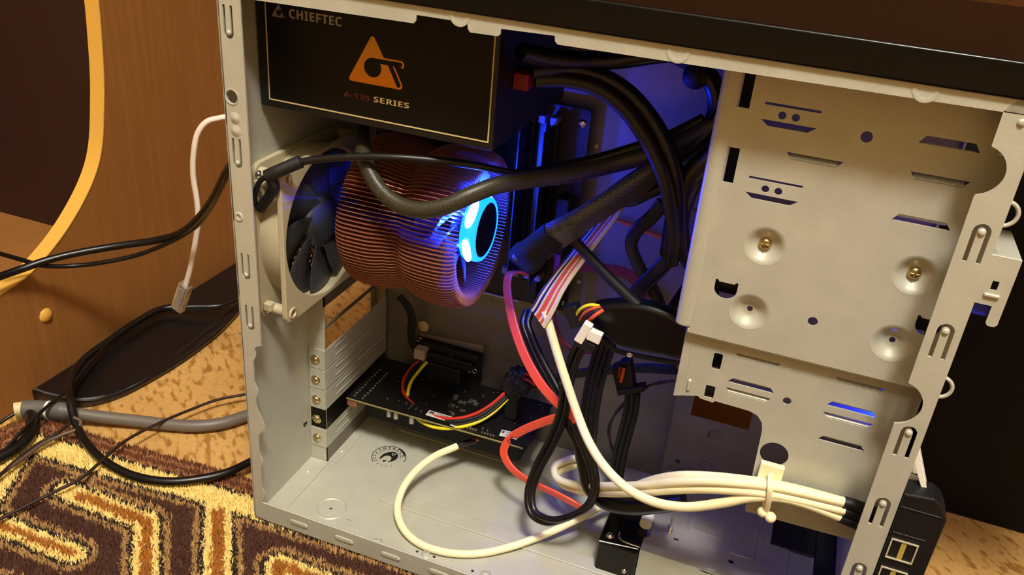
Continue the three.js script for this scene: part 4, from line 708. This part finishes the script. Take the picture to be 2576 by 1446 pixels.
cable('round_cable', [[0.2058, 0.2583, -0.105], [0.2201, 0.2506, -0.1], [0.234, 0.2423, -0.096], [0.2508, 0.2328, -0.092], [0.2685, 0.2226, -0.09], [0.2881, 0.2153, -0.09], [0.3114, 0.2048, -0.095]], ringProf(0.0038, 12), M.cableMatte, 'plain round black cable running diagonally from the striped ribbon to the cage', null, { seg: 40 });
cable('thin_wire', [[0.2099, 0.2411, -0.19], [0.2247, 0.241, -0.19], [0.2414, 0.2383, -0.19], [0.2596, 0.2353, -0.19], [0.2827, 0.2394, -0.19]], ringProf(0.0018, 8), M.orange, 'single thin orange wire along the tray behind the diamond cable', null);
{ // ribbon of ten wires
  const t = thing('ribbon_cable', 'flat ribbon of striped multicoloured wires hanging below the braided main cable', 'ribbon cable', [0.2, 0.25, -0.11]);
  const mid = [[0.233, 0.2811, -0.135], [0.2267, 0.2659, -0.122], [0.2203, 0.2544, -0.113], [0.2145, 0.2425, -0.104], [0.2083, 0.2304, -0.096], [0.2026, 0.2168, -0.09], [0.1981, 0.2032, -0.087], [0.1951, 0.1963, -0.086]];
  const cols = [M.brown, M.ivory, M.navy, M.ivory, M.orange, M.orange, M.ivory, M.orange, M.ivory, M.creamDim];
  const crv = new THREE.CatmullRomCurve3(mid.map((p) => V(...p)));
  cols.forEach((m, i) => { const k = (i - 4.5) * 0.00185; const p = []; for (let j = 0; j <= 9; j++) { const c = crv.getPoint(j / 9), T = crv.getTangent(j / 9), w = V(0.75, 0.45, 0.35); w.addScaledVector(T, -w.dot(T)).normalize(); c.addScaledVector(w, k * (1 + 0.25 * j / 9)); p.push([c.x, c.y, c.z]); } part(t, 'wire', sweep(p, ringProf(0.00105, 8), null, { seg: 40 }), m); });
}
// red flat data cables
cable('data_cable', [[0.1614, 0.1914, -0.158], [0.1554, 0.1947, -0.152], [0.1511, 0.1949, -0.146], [0.1511, 0.1885, -0.141], [0.159, 0.173, -0.13], [0.1702, 0.1586, -0.118], [0.1844, 0.1455, -0.106], [0.2008, 0.1349, -0.095], [0.217, 0.1285, -0.087], [0.2302, 0.1243, -0.083], [0.2374, 0.1164, -0.083]], flatProf(0.0085, 0.0022, 4), M.red, 'bright red flat data cable curving down from the main board, upper one', 'red flat data cables', { w: [[0.8, 0.35, 0.45], [0.85, 0.3, 0.3], [0.75, 0.55, 0.1], [0.6, 0.75, 0.1]], seg: 70 });
cable('data_cable', [[0.2292, 0.1197, -0.092], [0.2221, 0.1148, -0.09], [0.2083, 0.1036, -0.092], [0.1893, 0.0851, -0.096], [0.1782, 0.0703, -0.098], [0.1761, 0.0587, -0.096], [0.1843, 0.0498, -0.092], [0.2027, 0.0463, -0.086], [0.2244, 0.0461, -0.082], [0.2419, 0.0438, -0.08], [0.2539, 0.0399, -0.08]], flatProf(0.0078, 0.0022, 4), M.red, 'bright red flat data cable folded back over the graphics card towards the case floor', 'red flat data cables', { w: [[0.2, 0.95, 0.2], [0.2, 0.95, 0.2], [0.75, 0.6, 0.1], [0.3, 0.9, 0.3], [0.3, 0.9, 0.3]], seg: 70 });
cable('data_cable', [[0.1838, 0.2119, -0.165], [0.1849, 0.1956, -0.162], [0.1858, 0.1776, -0.158], [0.1887, 0.1599, -0.154], [0.1967, 0.1461, -0.15], [0.2083, 0.1399, -0.148], [0.2211, 0.1384, -0.15], [0.2333, 0.1381, -0.155]], flatProf(0.0062, 0.002, 4), M.darkRed, 'dark red flat data cable hooking round behind the striped ribbon', 'dark red data cables', { w: [0.9, 0.3, 0.3], seg: 50 });
cable('data_cable', [[0.1903, 0.197, -0.18], [0.2028, 0.199, -0.181], [0.2192, 0.2005, -0.182], [0.2373, 0.2003, -0.183], [0.2482, 0.1944, -0.183], [0.2564, 0.1822, -0.184]], flatProf(0.0098, 0.002, 4), M.darkRed, 'dark red flat data cable running right along the tray beside the diamond cable', 'dark red data cables', { w: [0.1, 1, 0.1], seg: 40 });
// cream cables
cable('cream_cable', [[0.2005, 0.2037, -0.086], [0.2065, 0.1916, -0.083], [0.2158, 0.1738, -0.079], [0.2276, 0.1542, -0.073], [0.2402, 0.1352, -0.066], [0.2524, 0.124, -0.056], [0.2677, 0.1151, -0.046], [0.2869, 0.1105, -0.036], [0.3083, 0.113, -0.027], [0.3299, 0.1218, -0.021], [0.3525, 0.1364, -0.0185], [0.3681, 0.1475, -0.018], [0.3841, 0.1536, -0.018], [0.401, 0.1543, -0.0185], [0.4227, 0.1511, -0.0195]], ringProf(0.0033, 14), M.cream, 'cream cable sweeping down from the striped ribbon to the tie on the cage', CR, { seg: 110 });
cable('cream_cable', [[0.2424, 0.0638, -0.115], [0.2275, 0.0596, -0.11], [0.2184, 0.0534, -0.104], [0.2228, 0.0502, -0.096], [0.2386, 0.0565, -0.086], [0.2603, 0.0755, -0.07], [0.2923, 0.1066, -0.046], [0.3198, 0.1336, -0.028], [0.3445, 0.1498, -0.02], [0.3755, 0.159, -0.0185], [0.3921, 0.1614, -0.0185], [0.4217, 0.1628, -0.0195]], ringProf(0.0031, 14), M.cream, 'upper of the two cream cables lying side by side through the tie', CR, { seg: 100 });
cable('cream_cable', [[0.2459, 0.0563, -0.118], [0.2311, 0.0529, -0.112], [0.2213, 0.0463, -0.106], [0.2271, 0.0453, -0.097], [0.2424, 0.0523, -0.086], [0.2617, 0.0694, -0.07], [0.2932, 0.1003, -0.046], [0.3207, 0.1278, -0.028], [0.3457, 0.1439, -0.02], [0.3767, 0.1541, -0.0175], [0.3934, 0.1559, -0.018], [0.4231, 0.1571, -0.019]], ringProf(0.0031, 14), M.cream, 'lower of the two cream cables lying side by side through the tie', CR, { seg: 100 });
{
  const t = thing('cream_loop_cable', 'loose cream cable lying in a big loop on the case floor', 'cable', [0.15, 0.001, -0.05], CR);
  part(t, 'cord', sweep([[0.1271, 0.034, -0.1158], [0.1132, 0.03, -0.0988], [0.1043, 0.024, -0.0804], [0.1016, 0.017, -0.0625], [0.1058, 0.0105, -0.046], [0.1181, 0.006, -0.0329], [0.1371, 0.0045, -0.0251], [0.1599, 0.0045, -0.0259], [0.1816, 0.0045, -0.0348], [0.2022, 0.0055, -0.051], [0.2222, 0.009, -0.0701], [0.2399, 0.0155, -0.0864], [0.255, 0.022, -0.1017], [0.2675, 0.03, -0.1142], [0.291, 0.0964, -0.058], [0.308, 0.1235, -0.04], [0.3238, 0.1394, -0.03], [0.3438, 0.1485, -0.0265], [0.3634, 0.154, -0.025], [0.3767, 0.1567, -0.0245], [0.3948, 0.1584, -0.0245], [0.4211, 0.1587, -0.0248]], ringProf(0.0031, 14), null, { seg: 150 }), M.cream);
  part(t, 'taped_tip', sweep([[0.1271, 0.034, -0.1158], [0.1327, 0.0352, -0.1218], [0.1392, 0.036, -0.1276]], ringProf(0.0026, 12), null, { seg: 10 }), M.shrink, 'dark see-through shrink tube at the tip');
  part(t, 'bare_end', sweep([[0.1361, 0.037, -0.1259], [0.1412, 0.037, -0.1291]], ringProf(0.0018, 10), null, { seg: 4 }), M.copper);
}
for (const [p, l] of [[[[0.4207, 0.1628, -0.0195], [0.4274, 0.1621, -0.0205], [0.4377, 0.1584, -0.024], [0.4485, 0.153, -0.03]], 'black shrink sleeve ending the upper cream cables at the front strip'], [[[0.4223, 0.1566, -0.0192], [0.4291, 0.1553, -0.021], [0.4408, 0.151, -0.024]], 'black shrink sleeve ending the middle cream cable at the front strip'], [[[0.4213, 0.1511, -0.0195], [0.4309, 0.1483, -0.021], [0.4433, 0.1412, -0.026]], 'black shrink sleeve ending the lowest cream cable at the front strip']]) solo('shrink_sleeve', sweep(p, ringProf(0.0037, 12), null, { seg: 12 }), M.plasticBlack, l, 'cable sleeve', 'black cable sleeves');
{
  const t = thing('cable_tie', 'cream releasable cable tie with two ball ends on an adhesive pad holding the cream cables', 'cable tie', [0.37, 0.135, -0.028]);
  const c = [0.3761, 0.16, -0.031];
  part(t, 'adhesive_pad', box(c[0] - 0.0075, c[0] + 0.0075, c[1] - 0.009, c[1] + 0.0085, -0.0318, -0.0275, 0.001), M.tieWhite);
  part(t, 'strap', sweep([[0.3762, 0.1645, -0.025], [0.3763, 0.1644, -0.019], [0.3771, 0.1617, -0.0145], [0.3782, 0.1549, -0.0135], [0.3788, 0.1479, -0.0145], [0.3789, 0.1393, -0.017]], flatProf(0.0036, 0.0012, 3), [1, 0, 0.2], { seg: 24 }), M.tieWhite);
  part(t, 'strap', sweep([[0.3764, 0.1451, -0.02], [0.3776, 0.1422, -0.0185], [0.3804, 0.1397, -0.0165]], flatProf(0.0026, 0.0012, 3), [1, 0, 0.2], { seg: 10 }), M.tieWhite);
  for (const q of [[0.3772, 0.1384, -0.0185], [0.3823, 0.1383, -0.0155]]) part(t, 'ball_end', new THREE.SphereGeometry(0.0036, 18, 14).translate(...q), M.tieWhite);
}
// black power cables
cable('power_cable', [[0.2317, 0.1861, -0.088], [0.2279, 0.1769, -0.086], [0.225, 0.1627, -0.085], [0.2242, 0.1436, -0.084], [0.2238, 0.1222, -0.083], [0.219, 0.0963, -0.08], [0.2119, 0.0709, -0.074], [0.2102, 0.0524, -0.066], [0.2164, 0.0419, -0.058], [0.2292, 0.0418, -0.054], [0.2443, 0.0507, -0.054], [0.2582, 0.0647, -0.058], [0.2607, 0.0753, -0.064], [0.2553, 0.0898, -0.07], [0.2446, 0.1061, -0.076], [0.2295, 0.1171, -0.088], [0.2109, 0.1314, -0.1], [0.1938, 0.1461, -0.11], [0.1819, 0.1583, -0.118], [0.1749, 0.167, -0.124], [0.1747, 0.1745, -0.132]], wireProf(2, 0.0027), M.cable, 'glossy black twin cable hanging in a long teardrop loop in front of the red cable', BK, { w: [[0.9, 0.3, 0.3], [0.9, 0.3, 0.3], [0.7, 0.7, 0.2], [0.4, 0.8, 0.4], [0.9, 0.2, 0.4], [0.9, 0.2, 0.4]], seg: 150 });
cable('power_cable', [[0.2266, 0.1148, -0.09], [0.2391, 0.1005, -0.084], [0.2469, 0.0831, -0.08], [0.2547, 0.0683, -0.075], [0.2682, 0.0629, -0.07], [0.2875, 0.0697, -0.064], [0.3077, 0.0841, -0.058], [0.3264, 0.0967, -0.056]], ringProf(0.0058, 12), M.cable, 'thick black cable turning right along the case floor under the cream cables', BK, { seg: 60 });
cable('power_cable', [[0.2459, 0.0874, -0.095], [0.2515, 0.0695, -0.09], [0.2602, 0.0566, -0.085], [0.2788, 0.0589, -0.08], [0.3029, 0.0723, -0.075], [0.325, 0.0895, -0.07]], ringProf(0.004, 12), M.braidOlive, 'olive-tinged black cable beneath the thick black floor cable', BK, { seg: 50 });
cable('flat_cable', [[0.243, 0.1775, -0.115], [0.2416, 0.1648, -0.115], [0.2389, 0.1422, -0.115], [0.2383, 0.1189, -0.113], [0.2395, 0.0982, -0.11], [0.2411, 0.0865, -0.105]], wireProf(4, 0.0021), M.braidDark, 'wide flat black cable hanging straight below the white connector', BK, { w: [0.95, 0.1, 0.2], seg: 40 });
cable('flat_cable', [[0.1732, 0.0868, -0.158], [0.1965, 0.0999, -0.16], [0.2164, 0.1113, -0.16], [0.2426, 0.1225, -0.16], [0.2687, 0.135, -0.155], [0.2951, 0.1503, -0.14]], flatProf(0.0085, 0.0035, 4), M.cableMatte, 'flat black cable running level from the crumpled connector to the drive cage', BK, { w: [0.1, 1, 0.1], seg: 40 });
cable('flat_cable', [[0.2667, 0.1269, -0.13], [0.2676, 0.1087, -0.132], [0.266, 0.0851, -0.134], [0.2643, 0.0606, -0.136], [0.2646, 0.0362, -0.135]], wireProf(3, 0.0022), M.cableMatte, 'flat black cable hanging below the orange-wired connector', BK, { w: [0.95, 0.1, 0.2], seg: 40 });
{
  const t = thing('twisted_wires', 'thin brown twisted wires winding from the orange-wired connector to the cage', 'wires', [0.26, 0.1, -0.14]);
  for (const s of [-1, 1]) {
    part(t, 'wire', sweep([[0.2966, 0.1494, -0.125], [0.2862, 0.1429, -0.128], [0.2776, 0.1353, -0.13], [0.2692, 0.1246, -0.132], [0.2603, 0.1083, -0.138], [0.2533, 0.0915, -0.142], [0.2503, 0.0736, -0.146], [0.2529, 0.0571, -0.15], [0.2593, 0.043, -0.152]].map(([x, y, z], i) => [x + s * 0.0009 * Math.cos(i * 2.1), y + s * 0.0009 * Math.sin(i * 2.1), z + s * 0.0004]), ringProf(0.0009, 8), null, { seg: 50 }), s > 0 ? M.brown : M.cableMatte);
  }
}
// connectors
{
  const t = thing('power_connector', 'crumpled black taped connector above the right end of the graphics card', 'connector', [0.15, 0.06, -0.15]);
  const c = [0.1654, 0.0917, -0.15];
  const g = new THREE.IcosahedronGeometry(1, 5).scale(0.0125, 0.0165, 0.011); const p = g.attributes.position;
  for (let i = 0; i < p.count; i++) { const x = p.getX(i), y = p.getY(i), z = p.getZ(i), k = 1 + 0.3 * fbm(x * 110, y * 110, z * 110, 3) + 0.08 * Math.sin(y * 1400); p.setXYZ(i, x * k, y * k, z * k); }
  g.rotateZ(-0.5).translate(...c); g.computeVertexNormals();
  part(t, 'taped_body', g, M.cableMatte);
  part(t, 'wire', sweep([[0.1734, 0.1067, -0.144], [0.1794, 0.1105, -0.138], [0.1857, 0.1105, -0.134]], ringProf(0.0012, 8), null), M.redWire); part(t, 'wire', sweep([[0.1724, 0.1016, -0.144], [0.1793, 0.1049, -0.138], [0.1856, 0.1053, -0.134]], ringProf(0.0012, 8), null), M.redWire);
  part(t, 'lower_body', box(c[0] - 0.008, c[0] + 0.004, 0.0565, c[1] - 0.004, -0.157, -0.143, 0.002), M.cableMatte);
}
const harness = [
  [[[0.1574, 0.083, -0.144], [0.1482, 0.0724, -0.135], [0.1358, 0.0637, -0.126], [0.1201, 0.0582, -0.12], [0.1014, 0.0549, -0.12], [0.0813, 0.0546, -0.126], [0.0639, 0.056, -0.138], [0.0577, 0.061, -0.15], [0.0596, 0.0679, -0.165], [0.0626, 0.07, -0.172]], M.redWire, 'red wire of the small power lead over the graphics card'],
  [[[0.1587, 0.0809, -0.144], [0.1498, 0.071, -0.134], [0.1386, 0.063, -0.124], [0.1211, 0.0569, -0.118], [0.1001, 0.0526, -0.119], [0.0786, 0.0524, -0.126], [0.0636, 0.0559, -0.14], [0.0604, 0.0638, -0.154], [0.062, 0.0692, -0.17], [0.0645, 0.0709, -0.173]], M.cableMatte, 'black wire of the small power lead next to the red wire'],
  [[[0.1599, 0.0796, -0.144], [0.1517, 0.0698, -0.133], [0.1413, 0.0627, -0.122], [0.1257, 0.0568, -0.116], [0.1049, 0.0521, -0.117], [0.0827, 0.052, -0.124], [0.0671, 0.0553, -0.138], [0.0633, 0.0631, -0.153], [0.0645, 0.0682, -0.17], [0.067, 0.0708, -0.173]], M.cableMatte, 'black wire of the small power lead next to the yellow wire'],
  [[[0.1604, 0.0775, -0.145], [0.1516, 0.0671, -0.132], [0.1404, 0.0604, -0.12], [0.1221, 0.0541, -0.112], [0.1035, 0.0499, -0.112], [0.0857, 0.0501, -0.118], [0.0709, 0.0534, -0.132], [0.0656, 0.0609, -0.147], [0.0665, 0.0659, -0.166], [0.0694, 0.0706, -0.173]], M.yellow, 'yellow wire of the small power lead over the graphics card'],
];
for (const [p, m, l] of harness) cable('power_wire', p, ringProf(0.00155, 10), m, l, 'wires of the small power lead', { seg: 70, cat: 'wire' });
cable('riser_ribbon', [[0.0355, 0.1272, -0.18], [0.0433, 0.121, -0.18], [0.0489, 0.1074, -0.181], [0.0481, 0.0897, -0.182], [0.0518, 0.0769, -0.182], [0.0606, 0.0722, -0.181], [0.0764, 0.0744, -0.18], [0.0924, 0.0757, -0.18]], flatProf(0.0085, 0.0022, 4), M.cableMatte, 'flat black lead dropping from the copper cooler to the riser board', null, { w: [[1, 0.1, 0.1], [1, 0.1, 0.1], [0.6, 0.7, 0.1], [0.1, 1, 0.1]], seg: 50 });
{
  const t = thing('rounded_housing', 'smooth black rounded plastic housing between the hanging cables and the drive cage', 'housing', [0.27, 0.15, -0.1]);
  const o = [[0.2317, 0.2069], [0.2351, 0.217], [0.2496, 0.2237], [0.2662, 0.2273], [0.2816, 0.2271], [0.2976, 0.2227], [0.3037, 0.2111], [0.3046, 0.1936], [0.2875, 0.1911], [0.2676, 0.1895], [0.2543, 0.1903], [0.2447, 0.1958], [0.2367, 0.2001]];
  const s = new THREE.Shape(); s.moveTo(...o[0]); s.splineThru([...o.slice(1), o[0]].map((p) => new THREE.Vector2(...p)));
  const g = new THREE.ExtrudeGeometry(s, { depth: 0.004, bevelEnabled: true, bevelThickness: 0.005, bevelSize: 0.004, bevelOffset: -0.004, bevelSegments: 5, curveSegments: 8 }).translate(0, 0, -0.094);
  part(t, 'body', g, M.satinBlack);
  part(t, 'rim', sweep([[0.2375, 0.1891, -0.098], [0.2524, 0.1798, -0.098], [0.266, 0.1791, -0.098], [0.2864, 0.1807, -0.098], [0.3035, 0.1825, -0.098]], flatProf(0.004, 0.002, 3), [0.2, 1, 0], { seg: 30 }), M.cableMatte);
  part(t, 'screw', lathe('z', [[0, 0.0016], [0.0016, 0.0013], [0.0023, 0.0004], [0.0024, 0]], 0.2652, 0.1822, -0.092, 18), M.chrome);
  part(t, 'wire', sweep([[0.2226, 0.2038, -0.09], [0.2265, 0.2128, -0.086], [0.2327, 0.2179, -0.085], [0.2401, 0.2175, -0.088]], ringProf(0.0013, 8), null), M.yellow, 'yellow wire');
  part(t, 'wire', sweep([[0.2257, 0.2001, -0.09], [0.2295, 0.2102, -0.085], [0.2357, 0.2168, -0.083], [0.241, 0.2172, -0.087]], ringProf(0.0013, 8), null), M.orange, 'orange wire');
  part(t, 'wire', sweep([[0.2287, 0.2006, -0.088], [0.2325, 0.2098, -0.083], [0.2376, 0.2161, -0.081], [0.2421, 0.2172, -0.085]], ringProf(0.0013, 8), null), M.cableMatte);
  part(t, 'wire', sweep([[0.2309, 0.1997, -0.087], [0.235, 0.2086, -0.081], [0.2394, 0.215, -0.079], [0.2429, 0.2175, -0.083]], ringProf(0.0015, 8), null), M.orange, 'orange wire');
  const q = [0.2209, 0.2025, -0.093];
  part(t, 'black_plug', box(-0.0055, 0.0055, -0.0085, 0.0085, -0.005, 0.005, 0.0012).rotateZ(0.5).translate(...q), M.slotBlue);
}
{
  const q = [0.2362, 0.2015, -0.074];
  const t = thing('white_connector', 'small stepped white connector on a black plug in front of the rounded housing', 'connector', q);
  part(t, 'body', mg([box(-0.0035, 0.003, -0.0085, 0.0085, -0.003, 0.003, 0.0008).rotateZ(-0.35).translate(q[0] - 0.0025, q[1], q[2]), box(-0.0045, 0.0055, -0.0042, 0.0042, -0.0028, 0.0028, 0.0008).rotateZ(-0.2).translate(q[0] + 0.005, q[1] - 0.0005, q[2])]), M.white);
  part(t, 'black_plug', mg([box(-0.005, 0.0075, -0.0045, 0.0035, -0.0045, 0.0035, 0.001).rotateZ(-0.3).translate(q[0] - 0.0005, q[1] - 0.009, q[2] - 0.002)]), M.plasticBlack);
}
{
  const q = [0.261, 0.1431, -0.125];
  const t = thing('wired_connector', 'black wedge connector with an orange wire hanging below the rounded housing', 'connector', q);
  part(t, 'body', plateZ(shape([[0.2553, 0.156], [0.2619, 0.1587], [0.2698, 0.131], [0.256, 0.1266], [0.2485, 0.1485], [0.2516, 0.1509]]), -0.131, 0.010, 0.0012), M.plasticBlack);
  part(t, 'foot', plateZ(shape([[0.2556, 0.1309], [0.2759, 0.1411], [0.2767, 0.1362], [0.2572, 0.1262]]), -0.128, 0.009, 0.0008), M.cableMatte);
  part(t, 'wire', sweep([[0.2586, 0.1535, -0.1185], [0.2586, 0.1485, -0.1165], [0.258, 0.1408, -0.118]], ringProf(0.0014, 8), null), M.orange, 'orange wire');
  part(t, 'wire', sweep([[0.2554, 0.1536, -0.1185], [0.2558, 0.15, -0.1168], [0.2559, 0.1446, -0.118]], ringProf(0.0014, 8), null), M.darkRed);
}

// ───────────────────────── cables behind the case and on the floor ─────────────────────────
{
  const t = thing('phone_cord', 'pinkish white phone cord dangling beside the case with a clear plug at its end', 'phone cord', [-0.07, 0.1, -0.15]);
  part(t, 'cord', sweep([[-0.0005, 0.275, -0.17], ...[[-0.1191, 0.2716, -0.16], [-0.1292, 0.2692, -0.158], [-0.1405, 0.2644, -0.155], [-0.1484, 0.2537, -0.152], [-0.1527, 0.2371, -0.15], [-0.156, 0.2141, -0.15], [-0.1545, 0.1876, -0.15], [-0.1557, 0.1676, -0.15], [-0.162, 0.1419, -0.15], [-0.1689, 0.1193, -0.15], [-0.178, 0.0947, -0.15]]], flatProf(0.0062, 0.0042, 5), [0.9, 0.1, 0.3], { seg: 80 }), M.phone);
  const a = V(-0.1772, 0.0975, -0.15), b = V(-0.1906, 0.0666, -0.15), L = a.distanceTo(b), d = b.clone().sub(a).normalize(), q = new THREE.Quaternion().setFromUnitVectors(V(0, -1, 0), d), mid = a.clone().lerp(b, 0.5);
  const place = (g) => g.applyQuaternion(q).translate(mid.x, mid.y, mid.z);
  part(t, 'plug', place(mg([box(-0.0062, 0.0062, -L / 2, L / 2, -0.004, 0.003, 0.0008), box(-0.0034, 0.0034, -L / 2 + 0.002, L / 2 - 0.004, 0.0032, 0.0048, 0.0004)])), M.clear, 'clear plastic plug');
  const pins = []; for (let i = 0; i < 4; i++) pins.push(box(-0.0032 + i * 0.0019, -0.0025 + i * 0.0019, -L / 2 + 0.0012, -L / 2 + 0.007, -0.003, 0.0012, 0)); pins.push(box(-0.0035, 0.0035, 0.002, L / 2 - 0.002, -0.0018, 0.001, 0.0006));
  part(t, 'contacts', place(mg(pins)), M.gold);
}
const OUT = 'black cords beside the desk';
cable('black_cord', [[-0.0005, 0.29, -0.06], [-0.022, 0.284, -0.066], ...[[-0.05, 0.2724, -0.0762], [-0.075, 0.2517, -0.093], [-0.1, 0.2211, -0.1073], [-0.13, 0.189, -0.1211], [-0.16, 0.1638, -0.1286], [-0.19, 0.1491, -0.1308], [-0.22, 0.142, -0.1176], [-0.245, 0.1384, -0.0951], [-0.262, 0.1351, -0.075], [-0.274, 0.1312, -0.0552], [-0.28, 0.1311, -0.0277]]], ringProf(0.0034, 12), M.cable, 'thicker black cord crossing the wooden desk side from the back of the case', OUT, { seg: 70 });
cable('black_cord', [[-0.0005, 0.282, -0.06], [-0.022, 0.277, -0.067], ...[[-0.05, 0.2693, -0.0759], [-0.08, 0.2425, -0.0977], [-0.11, 0.2075, -0.1162], [-0.14, 0.1754, -0.1267], [-0.17, 0.1535, -0.1287], [-0.2, 0.1371, -0.1196], [-0.225, 0.1294, -0.1059], [-0.25, 0.1247, -0.0929], [-0.265, 0.1299, -0.0723], [-0.275, 0.1399, -0.058], [-0.28, 0.1551, -0.0372]]], ringProf(0.0021, 10), M.cable, 'thinner black cord crossing the wooden desk side just below the thicker one', OUT, { seg: 70 });
{
  const t = thing('grey_cable', 'thick grey cable on the floor with a grey plug and cream tip', 'cable', [-0.2, FY, -0.07]);
  part(t, 'cord', sweep([[-0.0005, 0.05, -0.14], [-0.025, 0.022, -0.138], ...[[-0.0717, -0.004, -0.1332], [-0.0889, -0.004, -0.113], [-0.1017, -0.004, -0.0939], [-0.1183, -0.004, -0.0808], [-0.1416, -0.004, -0.071], [-0.1731, -0.003, -0.0604], [-0.1998, -0.001, -0.05], [-0.2222, 0.002, -0.0403]]], ringProf(0.0056, 16), null, { seg: 60 }), M.cableGrey);
  part(t, 'plug_body', sweep([[-0.2187, 0.002, -0.0414], [-0.228, 0.003, -0.0379], [-0.2352, 0.003, -0.0349], [-0.2458, 0.003, -0.0316], [-0.2553, 0.003, -0.0281], [-0.2645, 0.003, -0.0234]], flatProf(0.0215, 0.015, 6), [0.3, 0.9, 0.3], { seg: 30, scale: (u) => 0.55 + 0.45 * Math.min(1, u / 0.3) }), mat(0x5e5a54, 0.5));
  part(t, 'plug_tip', sweep([[-0.2633, 0.003, -0.024], [-0.2677, 0.003, -0.0211], [-0.2704, 0.003, -0.0183]], flatProf(0.019, 0.012, 6), [0.3, 0.9, 0.3], { seg: 6 }), M.creamDim, 'cream plug tip');
  part(t, 'white_band', sweep([[-0.2429, 0.003, -0.0323], [-0.245, 0.003, -0.0316]], flatProf(0.0222, 0.0156, 6), [0.3, 0.9, 0.3], { seg: 2 }), M.white, 'thin white band round the plug');
}
cable('black_cord', [...[[-0.2155, 0.01, -0.2911], [-0.2204, 0.012, -0.2541], [-0.248, 0.012, -0.2347], [-0.2714, 0.012, -0.2177], [-0.2745, 0.013, -0.1785], [-0.2721, 0.013, -0.1358], [-0.2669, 0.014, -0.0987], [-0.2494, 0.016, -0.0651], [-0.224, 0.02, -0.039], [-0.2078, 0.012, -0.0256], [-0.1896, 0.006, -0.0144], [-0.16, 0.004, -0.0011], [-0.1312, 0.003, 0.005], [-0.1065, 0.003, 0.0049], [-0.0837, 0.003, -0.0018], [-0.063, 0.003, -0.0164], [-0.049, 0.003, -0.0325], [-0.0374, 0.003, -0.059]], [-0.012, 0.018, -0.07], [-0.0005, 0.045, -0.075]], ringProf(0.0037, 12), M.cable, 'black mains cord looping from the black sleeve over the rug to the case', OUT, { seg: 110 });
cable('black_cord', [[-0.2776, 0.012, -0.1759], [-0.2694, 0.013, -0.1329], [-0.2538, 0.015, -0.0877], [-0.2382, 0.016, -0.0452], [-0.2349, 0.016, -0.0191], [-0.232, 0.012, 0.0062], [-0.2284, 0.006, 0.0356], [-0.2276, 0.005, 0.0483]], ringProf(0.0016, 8), M.cable, 'thin black cord running from the black sleeve over the grey plug', OUT, { seg: 60 });
cable('black_cord', [[-0.0005, 0.03, -0.18], [-0.035, 0.012, -0.172], ...[[-0.0858, 0, -0.1611], [-0.1066, 0, -0.1381], [-0.1256, 0, -0.1171], [-0.1371, 0, -0.0937], [-0.1459, 0.003, -0.0611], [-0.1515, 0.006, -0.0227], [-0.1494, 0.006, 0.0053], [-0.1485, 0.006, 0.0305], [-0.1563, 0.005, 0.0519], [-0.1638, 0.004, 0.0724], [-0.1728, 0.003, 0.0977]]], ringProf(0.0014, 8), mat(0x2a1712, 0.5), 'thin dark brown cord crossing the floor and rug diagonally', OUT, { seg: 70 });
cable('black_cord', [[-0.2533, 0.004, -0.0201], [-0.2399, 0.004, -0.0081], [-0.2296, 0.004, 0.006], [-0.2273, 0.003, 0.0189], [-0.229, 0.003, 0.0317], [-0.2327, 0.003, 0.0481]], ringProf(0.0055, 12), M.cable, 'short thick black cord under the grey plug at the rug corner', OUT);
cable('black_cord', [[-0.2056, 0.014, -0.0237], [-0.1984, 0.012, -0.0237], [-0.1965, 0.009, -0.0174], [-0.2032, 0.007, -0.008], [-0.2093, 0.006, 0.008], [-0.21, 0.005, 0.0327], [-0.2106, 0.004, 0.0637]], ringProf(0.0017, 8), mat(0x5a463a, 0.45), 'thin greyish cord in a small bend beside the mains cord on the rug', OUT, { seg: 50 });
cable('black_cord', [[-0.2078, 0.009, -0.0222], [-0.208, 0.008, -0.0042], [-0.2119, 0.007, 0.0138], [-0.2117, 0.006, 0.0349], [-0.2067, 0.004, 0.0672]], ringProf(0.0015, 8), mat(0x2a1a14, 0.45), 'thin dark cord next to the greyish one on the rug', OUT, { seg: 50 });
cable('black_cord', [[-0.2691, 0.002, -0.0178], [-0.2719, 0, -0.0113], [-0.2767, -0.004, 0.0064]], ringProf(0.0017, 8), M.cable, 'short thin black cord leaving the cream plug tip at the left', OUT);

scene.traverse((o) => { if (o.isMesh && o.name !== 'globe') { o.castShadow = true; o.receiveShadow = true; } });
renderer.render(scene, camera);
